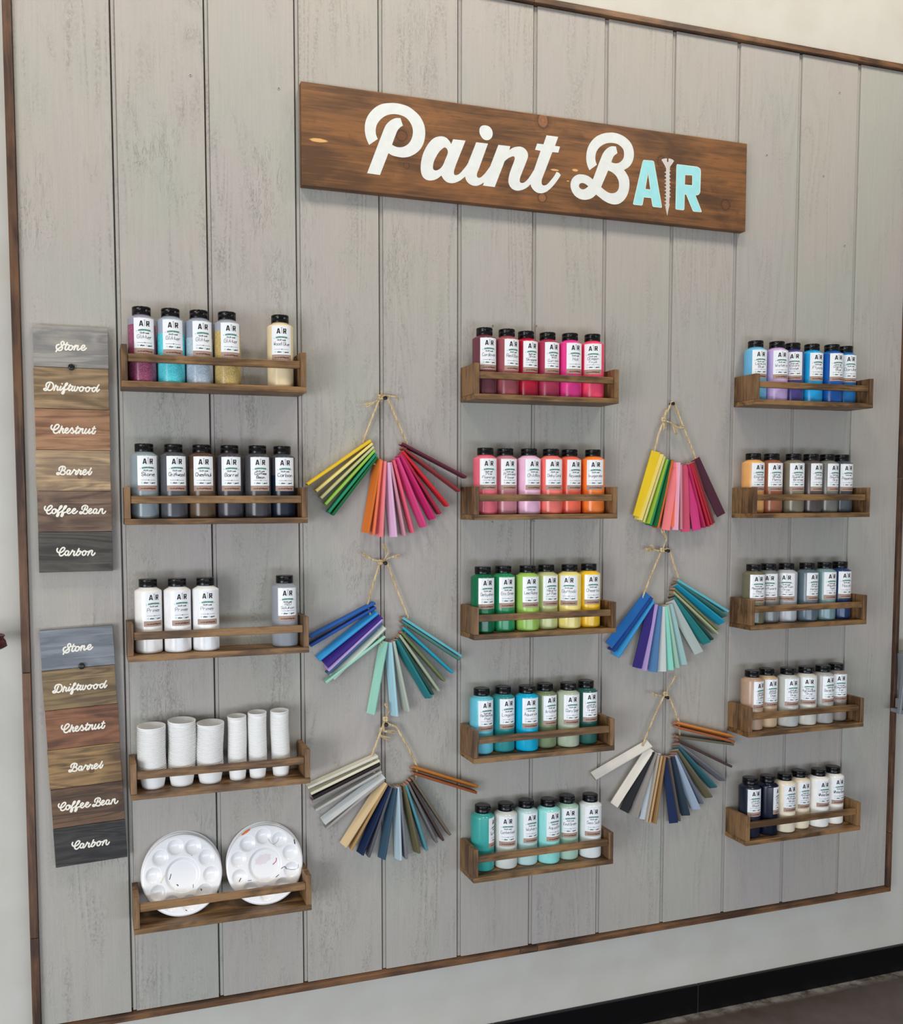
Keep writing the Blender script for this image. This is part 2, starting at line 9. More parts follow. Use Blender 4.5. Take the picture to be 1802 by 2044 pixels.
BUN={"1":{"s":[["E8C22A","bright yellow",0.5242,1.1969,0.3835,1.1023,0.0],["EBDC88","pale yellow",0.5275,1.1907,0.4024,1.0879,0.0],["C6C492","sage beige",0.5307,1.1834,0.4129,1.0734,0.0],["93C550","lime green",0.5329,1.1761,0.4224,1.0599,0.0],["22906A","emerald green",0.5362,1.1688,0.4297,1.0432,0.0],["106538","dark green",0.5383,1.1615,0.4383,1.038,0.0],["D4722C","orange",0.5433,1.1585,0.5137,0.9983,0.4538],["EE7A50","coral orange",0.5483,1.1553,0.5297,0.9929,0.0],["F48A90","salmon pink",0.5545,1.1533,0.5462,0.9884,0.3491],["E8BCE0","pale lilac pink",0.562,1.1503,0.5781,0.9879,0.4014],["CA8E9E","dusty mauve",0.5694,1.1513,0.6014,0.9908,0.0],["E4607A","rose pink",0.5761,1.1556,0.6207,0.9969,0.0],["DE4A88","hot pink",0.5831,1.16,0.6485,1.0095,0.3491],["CA2A6E","magenta",0.5899,1.1674,0.6694,1.0265,0.3665],["A82040","crimson",0.5941,1.1717,0.6852,1.0383,0.0],["CE222F","bright red",0.5963,1.1755,0.7038,1.0555,0.0],["8A3438","russet",0.5964,1.1833,0.7319,1.089,0.0],["5E2438","burgundy",0.5942,1.1928,0.7471,1.1195,0.0]],"nail":[0.56103,1.29116],"knot":[0.54928,1.29162],"l":[[0.54814,1.2853],[0.50899,1.19531]],"r":[[0.56375,1.29628],[0.61058,1.19169]],"fr":[[[0.5437,1.28517],[0.5315,1.27852],[0.51386,1.27383]],[[0.56487,1.29631],[0.57826,1.29358],[0.58834,1.29074]],[[0.54929,1.29372],[0.55109,1.29901],[0.55265,1.30116]]]},"2":{"s":[["1E5CAC","royal blue",0.5322,0.8438,0.3856,0.776,0.0],["1F4FA3","deep blue",0.5333,0.8342,0.3864,0.757,0.0],["3AA0E0","sky blue",0.5368,0.8232,0.4035,0.7264,0.3316],["35207A","deep purple",0.5446,0.8157,0.4191,0.7138,0.9774],["BB9ED6","lilac",0.5472,0.8087,0.424,0.7017,0.4538],["3F5F88","slate blue",0.5477,0.7992,0.4235,0.6935,0.0],["CCDAD0","pale mint white",0.5538,0.7901,0.4348,0.684,0.4538],["9FD4C0","soft mint",0.5543,0.7688,0.419,0.6747,0.0],["9AD2C0","seafoam",0.5551,0.7575,0.5239,0.5969,0.5411],["ACD6E4","pale aqua blue",0.5648,0.7551,0.5789,0.5886,0.4189],["B8C0B4","light grey green",0.5725,0.757,0.6073,0.5977,0.2967],["2A7E84","teal",0.5794,0.7598,0.6596,0.6236,0.3665],["1F4A40","dark forest green",0.5848,0.7651,0.6674,0.6321,0.0],["A4B298","sage grey",0.5882,0.7704,0.6815,0.64,0.0],["6F7A50","olive green",0.5928,0.7766,0.6956,0.6612,0.0],["1E9FB8","turquoise",0.5962,0.7873,0.7157,0.6789,0.0],["4A8078","grey teal",0.5951,0.8004,0.7323,0.7079,0.0],["66BACA","light turquoise",0.5952,0.809,0.7358,0.7155,0.0]],"nail":[0.5594,0.93027],"knot":[0.54752,0.93239],"l":[[0.54525,0.92602],[0.53161,0.88779],[0.51795,0.84104]],"r":[[0.56325,0.9288],[0.58116,0.88195],[0.61175,0.80806]],"fr":[[[0.54529,0.93459],[0.52742,0.93928],[0.5075,0.95251]],[[0.55427,0.93438],[0.56448,0.95133],[0.5522,0.97086]],[[0.56217,0.93849],[0.57461,0.94359],[0.58821,0.94545]]]},"3":{"s":[["D8D6C8","off white",0.5365,0.5024,0.3769,0.4471,0.0],["E6E0C8","cream",0.5402,0.4925,0.3838,0.4335,0.0],["221A1C","near black brown",0.5414,0.4853,0.3884,0.4237,0.0],["8F8884","taupe grey",0.5426,0.478,0.3871,0.4157,0.0],["B8B8B2","light grey",0.545,0.4671,0.394,0.395,0.0],["C8CCCC","pale blue grey",0.5507,0.4562,0.4121,0.3663,0.5411],["A39E98","warm grey",0.551,0.4486,0.4173,0.3513,0.0],["D8BE94","beige cream",0.5531,0.4416,0.4583,0.3076,0.5411],["AC8858","tan",0.5571,0.436,0.4744,0.2983,0.0],["16284C","navy blue",0.5638,0.4325,0.4966,0.2842,0.4189],["585860","charcoal grey",0.5683,0.4301,0.5145,0.2765,0.0],["385468","dark steel blue",0.5752,0.4264,0.5472,0.2668,0.4887],["B6CCD8","pale ice blue",0.5823,0.4284,0.5867,0.2598,0.3665],["767880","mid grey",0.5882,0.4281,0.6027,0.2618,0.0],["6A6448","olive",0.5958,0.4296,0.632,0.2702,0.2967],["4D8C98","dusty teal",0.6019,0.4315,0.6522,0.2752,0.0],["6E6A6A","grey brown",0.6069,0.4347,0.6766,0.2907,0.0],["4A3A36","dark brown",0.612,0.4402,0.692,0.2937,0.0],["6E6252","taupe",0.6183,0.4444,0.7089,0.3041,0.0],["904E2C","copper brown",0.6196,0.4563,0.7742,0.3958,0.0],["B8722E","caramel orange",0.6186,0.4683,0.7771,0.4077,0.3142]],"nail":[0.55967,0.56901],"knot":[0.55785,0.58226],"l":[[0.55535,0.57649],[0.54287,0.54649],[0.52417,0.49922]],"r":[[0.56525,0.57691],[0.58259,0.56239],[0.60998,0.51442],[0.63387,0.46383]],"fr":[[[0.5591,0.58574],[0.56535,0.59958],[0.558,0.61679]],[[0.55287,0.5743],[0.55401,0.55512],[0.57507,0.55102]],[[0.54541,0.56297],[0.54533,0.54629],[0.56508,0.53748]]]},"4":{"s":[["E6C41F","bright yellow",1.2456,1.1836,1.1959,1.0273,1.309],["EAD87A","pale yellow",1.2573,1.1773,1.1995,1.0193,0.3665],["D6CE86","pale sage yellow",1.2649,1.1714,1.2093,1.0142,0.0],["95BC3C","lime green",1.2705,1.1655,1.2206,1.0111,0.384],["2A8C5C","emerald green",1.2755,1.1655,1.2292,1.007,0.0],["126232","deep green",1.2837,1.1647,1.2408,1.0038,0.5934],["DC662A","orange",1.2874,1.1626,1.2492,0.9997,0.0],["F28082","salmon pink",1.3015,1.1582,1.276,0.9941,1.309],["F4764E","coral",1.297,1.146,1.2973,1.002,1.309],["F2B4CC","light pink",1.3036,1.1578,1.3008,0.994,0.384],["CA8A96","dusty mauve",1.3112,1.1528,1.3155,0.9959,0.0],["CC506C","rose pink",1.3242,1.1523,1.3334,0.9893,1.309],["D23A7C","magenta pink",1.3326,1.1524,1.366,0.993,1.309],["B8285C","raspberry",1.3326,1.154,1.3828,0.9992,0.0],["C22038","bright red",1.3385,1.1561,1.3962,1.0021,0.0],["A82A38","crimson",1.3433,1.1581,1.4034,1.0061,0.0],["7E3434","brick red",1.348,1.1602,1.4094,1.0102,0.0],["4C1F32","burgundy",1.3575,1.1679,1.4362,1.0294,1.309]],"nail":[1.29323,1.30012],"knot":[1.26665,1.26019],"l":[[1.28589,1.3017],[1.27444,1.28438],[1.26783,1.26021],[1.25209,1.22188],[1.2378,1.16963]],"r":[[1.29779,1.29704],[1.32504,1.2394],[1.35882,1.17102]],"fr":[[[1.27256,1.25833],[1.28916,1.2527],[1.29911,1.22678]],[[1.28916,1.2527],[1.30355,1.24297],[1.32018,1.24373]],[[1.26786,1.25821],[1.26687,1.24819],[1.26585,1.23916]]]},"5":{"s":[["1A64AC","royal blue",1.2292,0.8382,1.1221,0.719,1.309],["1A4590","dark blue",1.2337,0.8318,1.128,0.7059,0.3142],["3C9EDC","sky blue",1.2385,0.8243,1.1407,0.6918,0.5061],["2E1F72","indigo",1.2414,0.8143,1.2004,0.6597,1.309],["B89ED6","lilac",1.2466,0.8139,1.2175,0.6528,0.4538],["4A78A8","steel blue",1.257,0.8089,1.2456,0.6472,0.8727],["CCD2D0","pale grey",1.2654,0.8075,1.2719,0.6466,0.8901],["90DCCA","aqua mint",1.2727,0.8076,1.2935,0.649,0.6109],["AACEBA","sage mint",1.2774,0.8107,1.3114,0.6534,0.4538],["A6C8C8","pale aqua",1.2864,0.8131,1.3325,0.66,0.6981],["BAC4BE","light grey",1.2916,0.8198,1.379,0.6872,0.925],["2A8484","teal",1.2958,0.8261,1.4013,0.7105,0.7156],["2A4A42","dark green grey",1.2956,0.8336,1.4108,0.7179,0.4014],["A5B08E","sage green",1.2945,0.843,1.4268,0.734,0.0],["747A50","olive green",1.298,0.85,1.4265,0.7445,0.0],["2098B8","turquoise",1.3023,0.8578,1.4446,0.7591,0.5585],["467870","grey teal",1.3035,0.8651,1.4518,0.7747,0.4189],["64BCCC","light turquoise",1.3047,0.8723,1.4566,0.7883,0.0]],"nail":[1.28631,0.94309],"knot":[1.26874,0.94496],"l":[[1.26178,0.93695],[1.2436,0.89665],[1.21417,0.83038]],"r":[[1.29016,0.94249],[1.30276,0.90741],[1.31534,0.87625]],"fr":[[[1.26167,0.94306],[1.24273,0.94749],[1.21932,0.94592]],[[1.27107,0.94695],[1.2789,0.9733],[1.26434,0.99282]],[[1.26169,0.94204],[1.24748,0.94537],[1.23319,0.9568]]]},"6":{"s":[["DAD6CE","off white",1.2398,0.4687,1.0832,0.4016,0.7505],["EAE2D4","ivory",1.2419,0.4563,1.141,0.3251,1.309],["15151B","black",1.2436,0.4503,1.1703,0.3064,0.8727],["908A84","taupe grey",1.2514,0.4484,1.1983,0.291,0.8901],["BEC8CE","pale grey",1.2599,0.4446,1.2257,0.2802,1.309],["B8AC9E","warm light grey",1.2609,0.4404,1.2294,0.2763,0.0],["C69E70","tan beige",1.2699,0.4374,1.2383,0.2731,0.0],["9C7A50","tan",1.2767,0.4355,1.2516,0.2691,0.3142],["122650","navy blue",1.2892,0.4288,1.313,0.2616,1.1694],["5C5450","brown grey",1.2904,0.4322,1.3246,0.2679,0.0],["2E3C4C","dark slate",1.3002,0.4323,1.3487,0.2772,0.7156],["AABACE","pale blue grey",1.3059,0.4343,1.3792,0.2902,0.6283],["6A7080","slate grey",1.3089,0.4393,1.39,0.3036,0.3316],["6E6850","olive",1.3122,0.4465,1.4158,0.3165,0.4712],["386C74","dusty teal",1.3146,0.4564,1.43,0.3403,0.4712],["76747A","mid grey",1.3149,0.4623,1.4582,0.3561,0.3316],["4E3A34","dark brown",1.3154,0.4725,1.4769,0.3913,0.0],["66604C","olive brown",1.314,0.4815,1.4809,0.4482,0.0],["A8603A","copper",1.3135,0.505,1.4835,0.4548,0.0],["CA803C","orange tan",1.31,0.5152,1.4798,0.4664,0.3316]],"nail":[1.29087,0.57957],"knot":[1.28417,0.58934],"l":[[1.27784,0.58533],[1.2532,0.53603],[1.22015,0.46544]],"r":[[1.29203,0.57989],[1.312,0.54498],[1.32691,0.51022]],"fr":[[[1.28669,0.59139],[1.29785,0.61288],[1.31035,0.63211]],[[1.27274,0.58457],[1.2574,0.58784],[1.24081,0.59341]]]}}

# ------------------------------------------------------------------ helpers
def srgb(h):
    if isinstance(h, str):
        c = [int(h[i:i+2], 16)/255 for i in (0, 2, 4)]
    else: c = h
    return tuple((x/12.92 if x <= .04045 else ((x+.055)/1.055)**2.4) for x in c) + (1,)
ALB = 1.0
def link(o, parent=None):
    COL.objects.link(o)
    if parent is not None: o.parent = parent
    return o
def tag(o, label=None, cat=None, group=None, kind=None):
    if label: o['label'] = label
    if cat: o['category'] = cat
    if group: o['group'] = group
    if kind: o['kind'] = kind
    return o
def empty(name, loc=(0, 0, 0), rot=(0, 0, 0)):
    o = D.objects.new(name, None); o.empty_display_size = .02
    o.location = loc; o.rotation_euler = rot
    return link(o)
class MB:
    def __init__(s): s.v = []; s.f = []; s.m = []; s.sm = []
    def add(s, vs, fs, m=0, smooth=False):
        n = len(s.v); s.v += [tuple(v) for v in vs]
        for f in fs: s.f.append([i+n for i in f]); s.m.append(m); s.sm.append(smooth)
        return s
    def box(s, x0, x1, y0, y1, z0, z1, m=0, M=None):
        vs = [Vector((x, y, z)) for x in (x0, x1) for y in (y0, y1) for z in (z0, z1)]
        if M: vs = [M @ v for v in vs]
        return s.add(vs, [(0,1,3,2),(4,6,7,5),(0,4,5,1),(2,3,7,6),(0,2,6,4),(1,5,7,3)], m)
    def lathe(s, prof, n=40, m=0, c=(0,0,0), cap0=True, cap1=True, smooth=True, M=None):
        vs = []
        for r, z in prof:
            for k in range(n):
                a = 2*PI*k/n; v = Vector((c[0]+r*math.cos(a), c[1]+r*math.sin(a), c[2]+z))
                vs.append(M @ v if M else v)
        fs = []
        for i in range(len(prof)-1):
            for k in range(n):
                k2 = (k+1) % n; fs.append((i*n+k, i*n+k2, (i+1)*n+k2, (i+1)*n+k))
        s.add(vs, fs, m, smooth)
        b = len(s.v)-len(vs)
        if cap0: s.f.append([b+k for k in reversed(range(n))]); s.m.append(m); s.sm.append(False)
        if cap1: s.f.append([b+(len(prof)-1)*n+k for k in range(n)]); s.m.append(m); s.sm.append(False)
        return s
    def tube(s, path, r, n=6, m=0, smooth=True, taper=None):
        P = [Vector(q) for q in path]; vs = []; up = Vector((0, -1, .01)); L = len(P)
        for i, q in enumerate(P):
            t = (P[min(i+1, L-1)]-P[max(i-1, 0)])
            if t.length < 1e-9: t = Vector((0, 0, 1))
            t.normalize(); a = t.cross(up)
            if a.length < 1e-3: a = t.cross(Vector((1, 0, 0)))
            a.normalize(); b = t.cross(a)
            rr = r if taper is None else r*taper[i]
            for k in range(n):
                w = 2*PI*k/n; vs.append(q + a*(rr*math.cos(w)) + b*(rr*math.sin(w)))
        fs = [(i*n+k, i*n+(k+1) % n, (i+1)*n+(k+1) % n, (i+1)*n+k) for i in range(L-1) for k in range(n)]
        fs += [tuple(range(n)), tuple((L-1)*n+k for k in reversed(range(n)))]
        return s.add(vs, fs, m, smooth)
    def mesh(s, name, mats):
        me = D.meshes.new(name); me.from_pydata(s.v, [], s.f)
        for m in (mats if isinstance(mats, (list, tuple)) else [mats]): me.materials.append(m)
        me.polygons.foreach_set('material_index', s.m); me.polygons.foreach_set('use_smooth', s.sm)
        bm = bmesh.new(); bm.from_mesh(me)
        if s.fixn: bmesh.ops.recalc_face_normals(bm, faces=bm.faces)
        bm.to_mesh(me); bm.free(); me.update()
        return me
    fixn = True
    def build(s, name, mats, parent=None, bevel=0):
        o = D.objects.new(name, s.mesh(name, mats)); link(o, parent)
        if bevel:
            b = o.modifiers.new('Bevel', 'BEVEL'); b.width = bevel; b.segments = 2; b.limit_method = 'ANGLE'; b.harden_normals = False
        return o
def cat_rom(P, n=6, closed=False):
    """smooth a polyline; a point with a third value is a corner"""
    L = len(P); out = []
    rng = range(L if closed else L-1)
    for i in rng:
        p1 = P[i]; p2 = P[(i+1) % L]
        p0 = P[(i-1) % L] if (closed or i > 0) else p1
        p3 = P[(i+2) % L] if (closed or i+2 < L) else p2
        c1 = len(p1) > 2; c2 = len(p2) > 2
        v1, v2 = Vector(p1[:2]), Vector(p2[:2])
        if c1 and c2: out.append(v1); continue
        d = (v2-v1).length
        def tan(a, b, cc):      # scaled to the chord so uneven spacing does not overshoot
            t = Vector(b[:2])-Vector(a[:2])
            la = (Vector(cc[:2])-Vector(a[:2])).length; lb = (Vector(b[:2])-Vector(cc[:2])).length
            return t*(d/max(la+lb, 1e-9))
        m1 = (v2-v1) if c1 else tan(p0, p2, p1)
        m2 = (v2-v1) if c2 else tan(p1, p3, p2)
        for k in range(n):
            t = k/n; t2 = t*t; t3 = t2*t
            out.append(v1*(2*t3-3*t2+1)+m1*(t3-2*t2+t)+v2*(-2*t3+3*t2)+m2*(t3-t2))
    if not closed: out.append(Vector(P[-1][:2]))
    return out
def poly_fill(mb, polys, mp, m=0):
    tri = geometry.tessellate_polygon([[Vector((p[0], p[1], 0)) for p in q] for q in polys])
    flat = [p for q in polys for p in q]
    fs = []
    for t in tri:
        a, b, c = (flat[i] for i in t)
        ar = (b[0]-a[0])*(c[1]-a[1])-(b[1]-a[1])*(c[0]-a[0])
        fs.append(tuple(t) if ar > 0 else (t[0], t[2], t[1]))
    mb.add([mp(p[0], p[1]) for p in flat], fs, m)
def ribbon(mb, pts, w, mp, m=0, maxseg=None, cap=True, lift=0.):
    P = [Vector(p[:2]) for p in pts]
    Q = [P[0]]
    for p in P[1:]:
        if (p-Q[-1]).length < 1e-7: continue
        if maxseg:
            k = int((p-Q[-1]).length/maxseg); a = Q[-1].copy()
            for j in range(k): Q.append(a+(p-a)*((j+1)/(k+1)))
        Q.append(p)
    P = Q; L = len(P); h = w/2; vs = []; fs = []
    for i, q in enumerate(P):
        d0 = (P[i]-P[i-1]).normalized() if i > 0 else None
        d1 = (P[i+1]-P[i]).normalized() if i < L-1 else None
        if L == 1: d = Vector((1, 0))
        elif d0 is None: d = d1
        elif d1 is None: d = d0
        else:
            d = d0+d1
            d = d1 if d.length < .2 else d.normalized()
        nrm = Vector((-d.y, d.x)); k = 1.
        if d0 is not None and d1 is not None: k = min(1.35, 1/max(.5, nrm.dot(Vector((-d1.y, d1.x)))))
        vs += [q+nrm*h*k, q-nrm*h*k]
    for i in range(L-1): fs.append((2*i+1, 2*i+3, 2*i+2, 2*i))
    if lift:
        W_ = [mp(v.x, v.y)+Vector((0, -lift*(i//2+1), 0)) for i, v in enumerate(vs)]
        mb.add(W_, fs, m)
    else: mb.add([mp(v.x, v.y) for v in vs], fs, m)
    if cap:
        for ci, q in enumerate((P[0], P[-1])):
            n = 10; vv = [q+Vector((math.cos(2*PI*k/n), math.sin(2*PI*k/n)))*h*.99 for k in range(n)]
            mb.add([mp(v.x, v.y)+Vector((0, -lift*(.5 if ci == 0 else L+1.5), 0)) for v in vv], [tuple(range(n))], m)

# ------------------------------------------------------------------ materials
class NT:
    def __init__(s, name):
        s.mat = D.materials.new(name); s.mat.use_nodes = True; s.t = s.mat.node_tree
        s.b = s.t.nodes['Principled BSDF']
    def n(s, typ, **k):
        nd = s.t.nodes.new(typ)
        for a, v in k.items(): setattr(nd, a, v)
        return nd
    def l(s, a, b): s.t.links.new(a, b)
    def math(s, op, a, b=None, clamp=False):
        nd = s.n('ShaderNodeMath', operation=op, use_clamp=clamp)
        for i, x in enumerate((a, b)):
            if x is None: continue
            if hasattr(x, 'is_linked'): s.l(x, nd.inputs[i])
            else: nd.inputs[i].default_value = x
        return nd.outputs[0]
    def ramp(s, x, lo, hi, a=0., b=1.):
        nd = s.n('ShaderNodeMapRange'); s.l(x, nd.inputs[0])
        for i, v in enumerate((lo, hi, a, b)): nd.inputs[i+1].default_value = v
        return nd.outputs[0]
    def mix(s, f, a, b):
        nd = s.n('ShaderNodeMix', data_type='RGBA')
        for i, x in ((0, f), (6, a), (7, b)):
            if hasattr(x, 'is_linked'): s.l(x, nd.inputs[i])
            else: nd.inputs[i].default_value = x
        return nd.outputs[2]
    def coord(s, scale=(1, 1, 1), rnd=True, off=(0, 0, 0)):
        tc = s.n('ShaderNodeTexCoord'); out = tc.outputs['Object']
        if rnd:
            oi = s.n('ShaderNodeObjectInfo'); m = s.n('ShaderNodeVectorMath', operation='SCALE')
            cb = s.n('ShaderNodeCombineXYZ')
            for i in range(3): s.l(s.math('MULTIPLY', oi.outputs['Random'], (13.1, 7.7, 23.3)[i]), cb.inputs[i])
            ad = s.n('ShaderNodeVectorMath', operation='ADD'); s.l(out, ad.inputs[0]); s.l(cb.outputs[0], ad.inputs[1]); out = ad.outputs[0]
        mp = s.n('ShaderNodeMapping'); mp.inputs['Scale'].default_value = scale; mp.inputs['Location'].default_value = off
        s.l(out, mp.inputs[0]); return mp.outputs[0]
    def noise(s, vec, scale=1., detail=4., rough=.55, dist=0.):
        nd = s.n('ShaderNodeTexNoise'); s.l(vec, nd.inputs['Vector'])
        nd.inputs['Scale'].default_value = scale; nd.inputs['Detail'].default_value = detail
        nd.inputs['Roughness'].default_value = rough; nd.inputs['Distortion'].default_value = dist
        return nd.outputs[0]
    def wave(s, vec, scale, dist, axis='X', detail=2.):
        nd = s.n('ShaderNodeTexWave', wave_type='BANDS', bands_direction=axis); s.l(vec, nd.inputs[0])
        nd.inputs['Scale'].default_value = scale; nd.inputs['Distortion'].default_value = dist; nd.inputs['Detail'].default_value = detail
        return nd.outputs['Fac']
    def bump(s, h, strength, dist, prev=None):
        nd = s.n('ShaderNodeBump'); s.l(h, nd.inputs['Height']); nd.inputs['Strength'].default_value = strength; nd.inputs['Distance'].default_value = dist
        if prev is not None: s.l(prev, nd.inputs['Normal'])
        return nd.outputs[0]
    def done(s, col=None, rough=None, normal=None, **k):
        if col is not None:
            if hasattr(col, 'is_linked'): s.l(col, s.b.inputs['Base Color'])
            else: s.b.inputs['Base Color'].default_value = col
        if rough is not None:
            if hasattr(rough, 'is_linked'): s.l(rough, s.b.inputs['Roughness'])
            else: s.b.inputs['Roughness'].default_value = rough
        if normal is not None: s.l(normal, s.b.inputs['Normal'])
        for a, v in k.items(): s.b.inputs[a.replace('_', ' ')].default_value = v
        return s.mat
def plain(name, col, rough=.6, nz=0, **k):
    t = NT(name); c = srgb(col)
    f = t.noise(t.coord((1, 1, 1)), 60, 3); f = t.ramp(f, .3, .7)
    d = tuple(x*(.92) for x in c[:3])+(1,)
    return t.done(t.mix(f, d, c), rough, **k)
def wood(name, light, dark, grain='X', scale=1., ring=.5, blotch=.5, rough=.55, knots=None, bump=.25, streak=.3):
    """stained or painted wood; grain runs along the named object axis"""
    t = NT(name); i = 'XYZ'.index(grain)
    def sc(a, b):
        v = [a, a, a]; v[i] = b; return tuple(x*scale for x in v)
    fine = t.noise(t.coord(sc(300, 14)), 1, 5, .65)
    strk = t.noise(t.coord(sc(90, 5)), 1, 4, .6, .4)
    blot = t.noise(t.coord(sc(14, 7)), 1, 3, .6, .5)
    rg = t.noise(t.coord(sc(22, 3.2), off=(3, 5, 7)), 1, 2, .5, .6)
    rings = t.math('PINGPONG', t.math('MULTIPLY', rg, 14.), 1.)
    f = t.math('ADD', t.math('MULTIPLY', t.ramp(fine, .3, .7), .35), t.math('MULTIPLY', t.ramp(strk, .3, .7), .65))
    f = t.math('ADD', t.math('MULTIPLY', f, 1-ring*.6), t.math('MULTIPLY', rings, ring*.6))
    f = t.math('ADD', t.math('MULTIPLY', f, 1-blotch*.6), t.math('MULTIPLY', t.ramp(blot, .3, .7), blotch*.6))
    f = t.ramp(f, .33, .67)
    col = t.mix(f, srgb(dark), srgb(light))
    pores = t.ramp(t.noise(t.coord(sc(520, 22), off=(2, 2, 2)), 1, 3, .7), .56, .70)
    col = t.mix(t.math('MULTIPLY', pores, .55), col, srgb(dark))
    burn = t.ramp(t.noise(t.coord(sc(30, 16), off=(6, 1, 3)), 1, 4, .65, .8), .55, .72)
    dk = tuple(x*.55 for x in srgb(dark)[:3])+(1,)
    col = t.mix(t.math('MULTIPLY', burn, .55*blotch), col, dk)
    if knots:
        tc = t.n('ShaderNodeTexCoord')
        wob = t.noise(tc.outputs['Object'], 60, 2)
        for (kx, kz, r, sx, kind) in knots:
            mp = t.n('ShaderNodeMapping', vector_type='POINT')
            s1 = (1/(r*sx), 0, 1/r)
            mp.inputs['Scale'].default_value = s1; mp.inputs['Location'].default_value = (-kx*s1[0], 0, -kz*s1[2])
            t.l(tc.outputs['Object'], mp.inputs[0])
            ln = t.n('ShaderNodeVectorMath', operation='LENGTH'); t.l(mp.outputs[0], ln.inputs[0])
            dd = t.math('ADD', ln.outputs['Value'], t.math('MULTIPLY', t.math('SUBTRACT', wob, .5), .5))
            if kind == 'chip':
                col = t.mix(t.ramp(dd, .8, 1.1, 1, 0), col, srgb('D9A868'))
            else:
                inner = srgb('6E4026' if kind == 'knot' else 'A06A42')
                col = t.mix(t.math('MULTIPLY', t.ramp(dd, .85, 1.05, 1, 0), .8), col, inner)
                rim = t.math('MULTIPLY', t.ramp(dd, .7, .95), t.ramp(dd, 1.0, 1.25, 1, 0))
                col = t.mix(t.math('MULTIPLY', rim, .8), col, srgb('3C1E12'))
                halo = t.math('MULTIPLY', t.math('PINGPONG', t.math('MULTIPLY', dd, 2.2), 1.), t.ramp(dd, 1.1, 3.2, .45, 0))
                col = t.mix(t.math('MAXIMUM', halo, 0.), col, srgb(dark))
    st = t.ramp(t.noise(t.coord(sc(170, 5.5), off=(7, 7, 1)), 1, 3, .6, .5), .60, .66)
    lt = tuple(min(1, x*1.35) for x in srgb(light)[:3])+(1,)
    col = t.mix(t.math('MULTIPLY', st, streak), col, lt)
    n = t.bump(f, bump, .001)
    return t.done(col, rough, n)

# shiplap paint: thin grey wash over rough sawn boards
def shiplap_mat():
    t = NT('grey_wash_shiplap')
    tc = t.n('ShaderNodeTexCoord'); sp = t.n('ShaderNodeSeparateXYZ'); t.l(tc.outputs['Object'], sp.inputs[0])
    rough_side = t.ramp(sp.outputs[0], .3, 1.5, .85, .42)      # the boards at the left are sawn more coarsely
    grain = t.noise(t.coord((330, 330, 7)), 1, 5, .75, .2)
    saw = t.noise(t.coord((22, 22, 520), off=(5, 0, 0)), 1, 3, .6)
    rg = t.noise(t.coord((11, 11, 1.0), off=(2, 1, 9)), 1, 2, .45, .35)
    rings = t.math('POWER', t.math('PINGPONG', t.math('MULTIPLY', rg, 26.), 1.), 1.6)
    mask = t.ramp(t.noise(t.coord((8, 8, 2.4), off=(7, 3, 1)), 1, 3, .6), .48, .60)
    mask2 = t.ramp(t.noise(t.coord((13, 13, 6), off=(1, 8, 4)), 1, 4, .6), .53, .68)
    mask3 = t.ramp(t.noise(t.coord((10, 10, 4), off=(2, 9, 2)), 1, 3), .54, .68)
    brk = t.ramp(t.noise(t.coord((240, 240, 170), off=(4, 4, 4)), 1, 3, .7), .42, .60)
    speck = t.ramp(t.noise(t.coord((260, 260, 150)), 1, 4, .75), .53, .66)
    tear = t.noise(t.coord((85, 85, 20), off=(9, 2, 6)), 1, 3, .6, 1.6)
    line = t.math('SUBTRACT', 1., t.ramp(t.math('ABSOLUTE', t.math('SUBTRACT', tear, .55)), .0, .022), True)
    line = t.math('MULTIPLY', line, mask3)
    dirt = t.math('MULTIPLY', t.math('MULTIPLY', rings, mask), brk)
    dirt2 = t.math('MULTIPLY', t.math('MULTIPLY', speck, mask2), t.ramp(saw, .38, .6))
    d = t.math('ADD', t.math('MULTIPLY', dirt, .46), t.math('MULTIPLY', dirt2, .50), True)
    d = t.math('ADD', d, t.math('MULTIPLY', line, .14), True)
    d = t.math('MULTIPLY', d, rough_side)
    d = t.math('ADD', d, t.math('MULTIPLY', t.ramp(grain, .35, .65, 1, 0), .10), True)
    tint = t.ramp(t.noise(t.coord((5, 5, 2), off=(3, 3, 3)), 1, 2), .35, .65)
    base = t.mix(tint, srgb('AEA9A1'), srgb('ADA7A3'))
    base = t.mix(t.ramp(t.noise(t.coord((4, 4, 3), off=(8, 1, 1)), 1, 2), .5, .68), base, srgb('A9A9A1'))
    col = t.mix(d, base, srgb('5E5B58'))
    h = t.math('ADD', t.math('MULTIPLY', grain, .30), t.math('MULTIPLY', saw, .12))
    big = t.noise(t.coord((60, 60, 13)), 1, 5, .6, .9)
    h2 = t.math('ADD', t.math('MULTIPLY', t.math('MULTIPLY', big, mask3), 1.1), t.math('MULTIPLY', t.math('MULTIPLY', rings, mask), .5))
    h2 = t.math('ADD', h2, t.math('MULTIPLY', line, -.4))
    h2 = t.math('ADD', h2, t.math('MULTIPLY', speck, -.12))
    h = t.math('ADD', h, t.math('MULTIPLY', h2, rough_side))
    return t.done(col, .68, t.bump(h, .8, .0018))
M_SHIP = shiplap_mat()
def wall_mat():
    t = NT('painted_plaster'); n1 = t.noise(t.coord((1, 1, 1), rnd=False), 9, 4); n2 = t.noise(t.coord((1, 1, 1), rnd=False), 260, 2)
    col = t.mix(t.ramp(n1, .35, .65), srgb('BDBAB2'), srgb('C3C1BA'))
    return t.done(col, .7, t.bump(n2, .12, .001))
M_WALL = wall_mat()
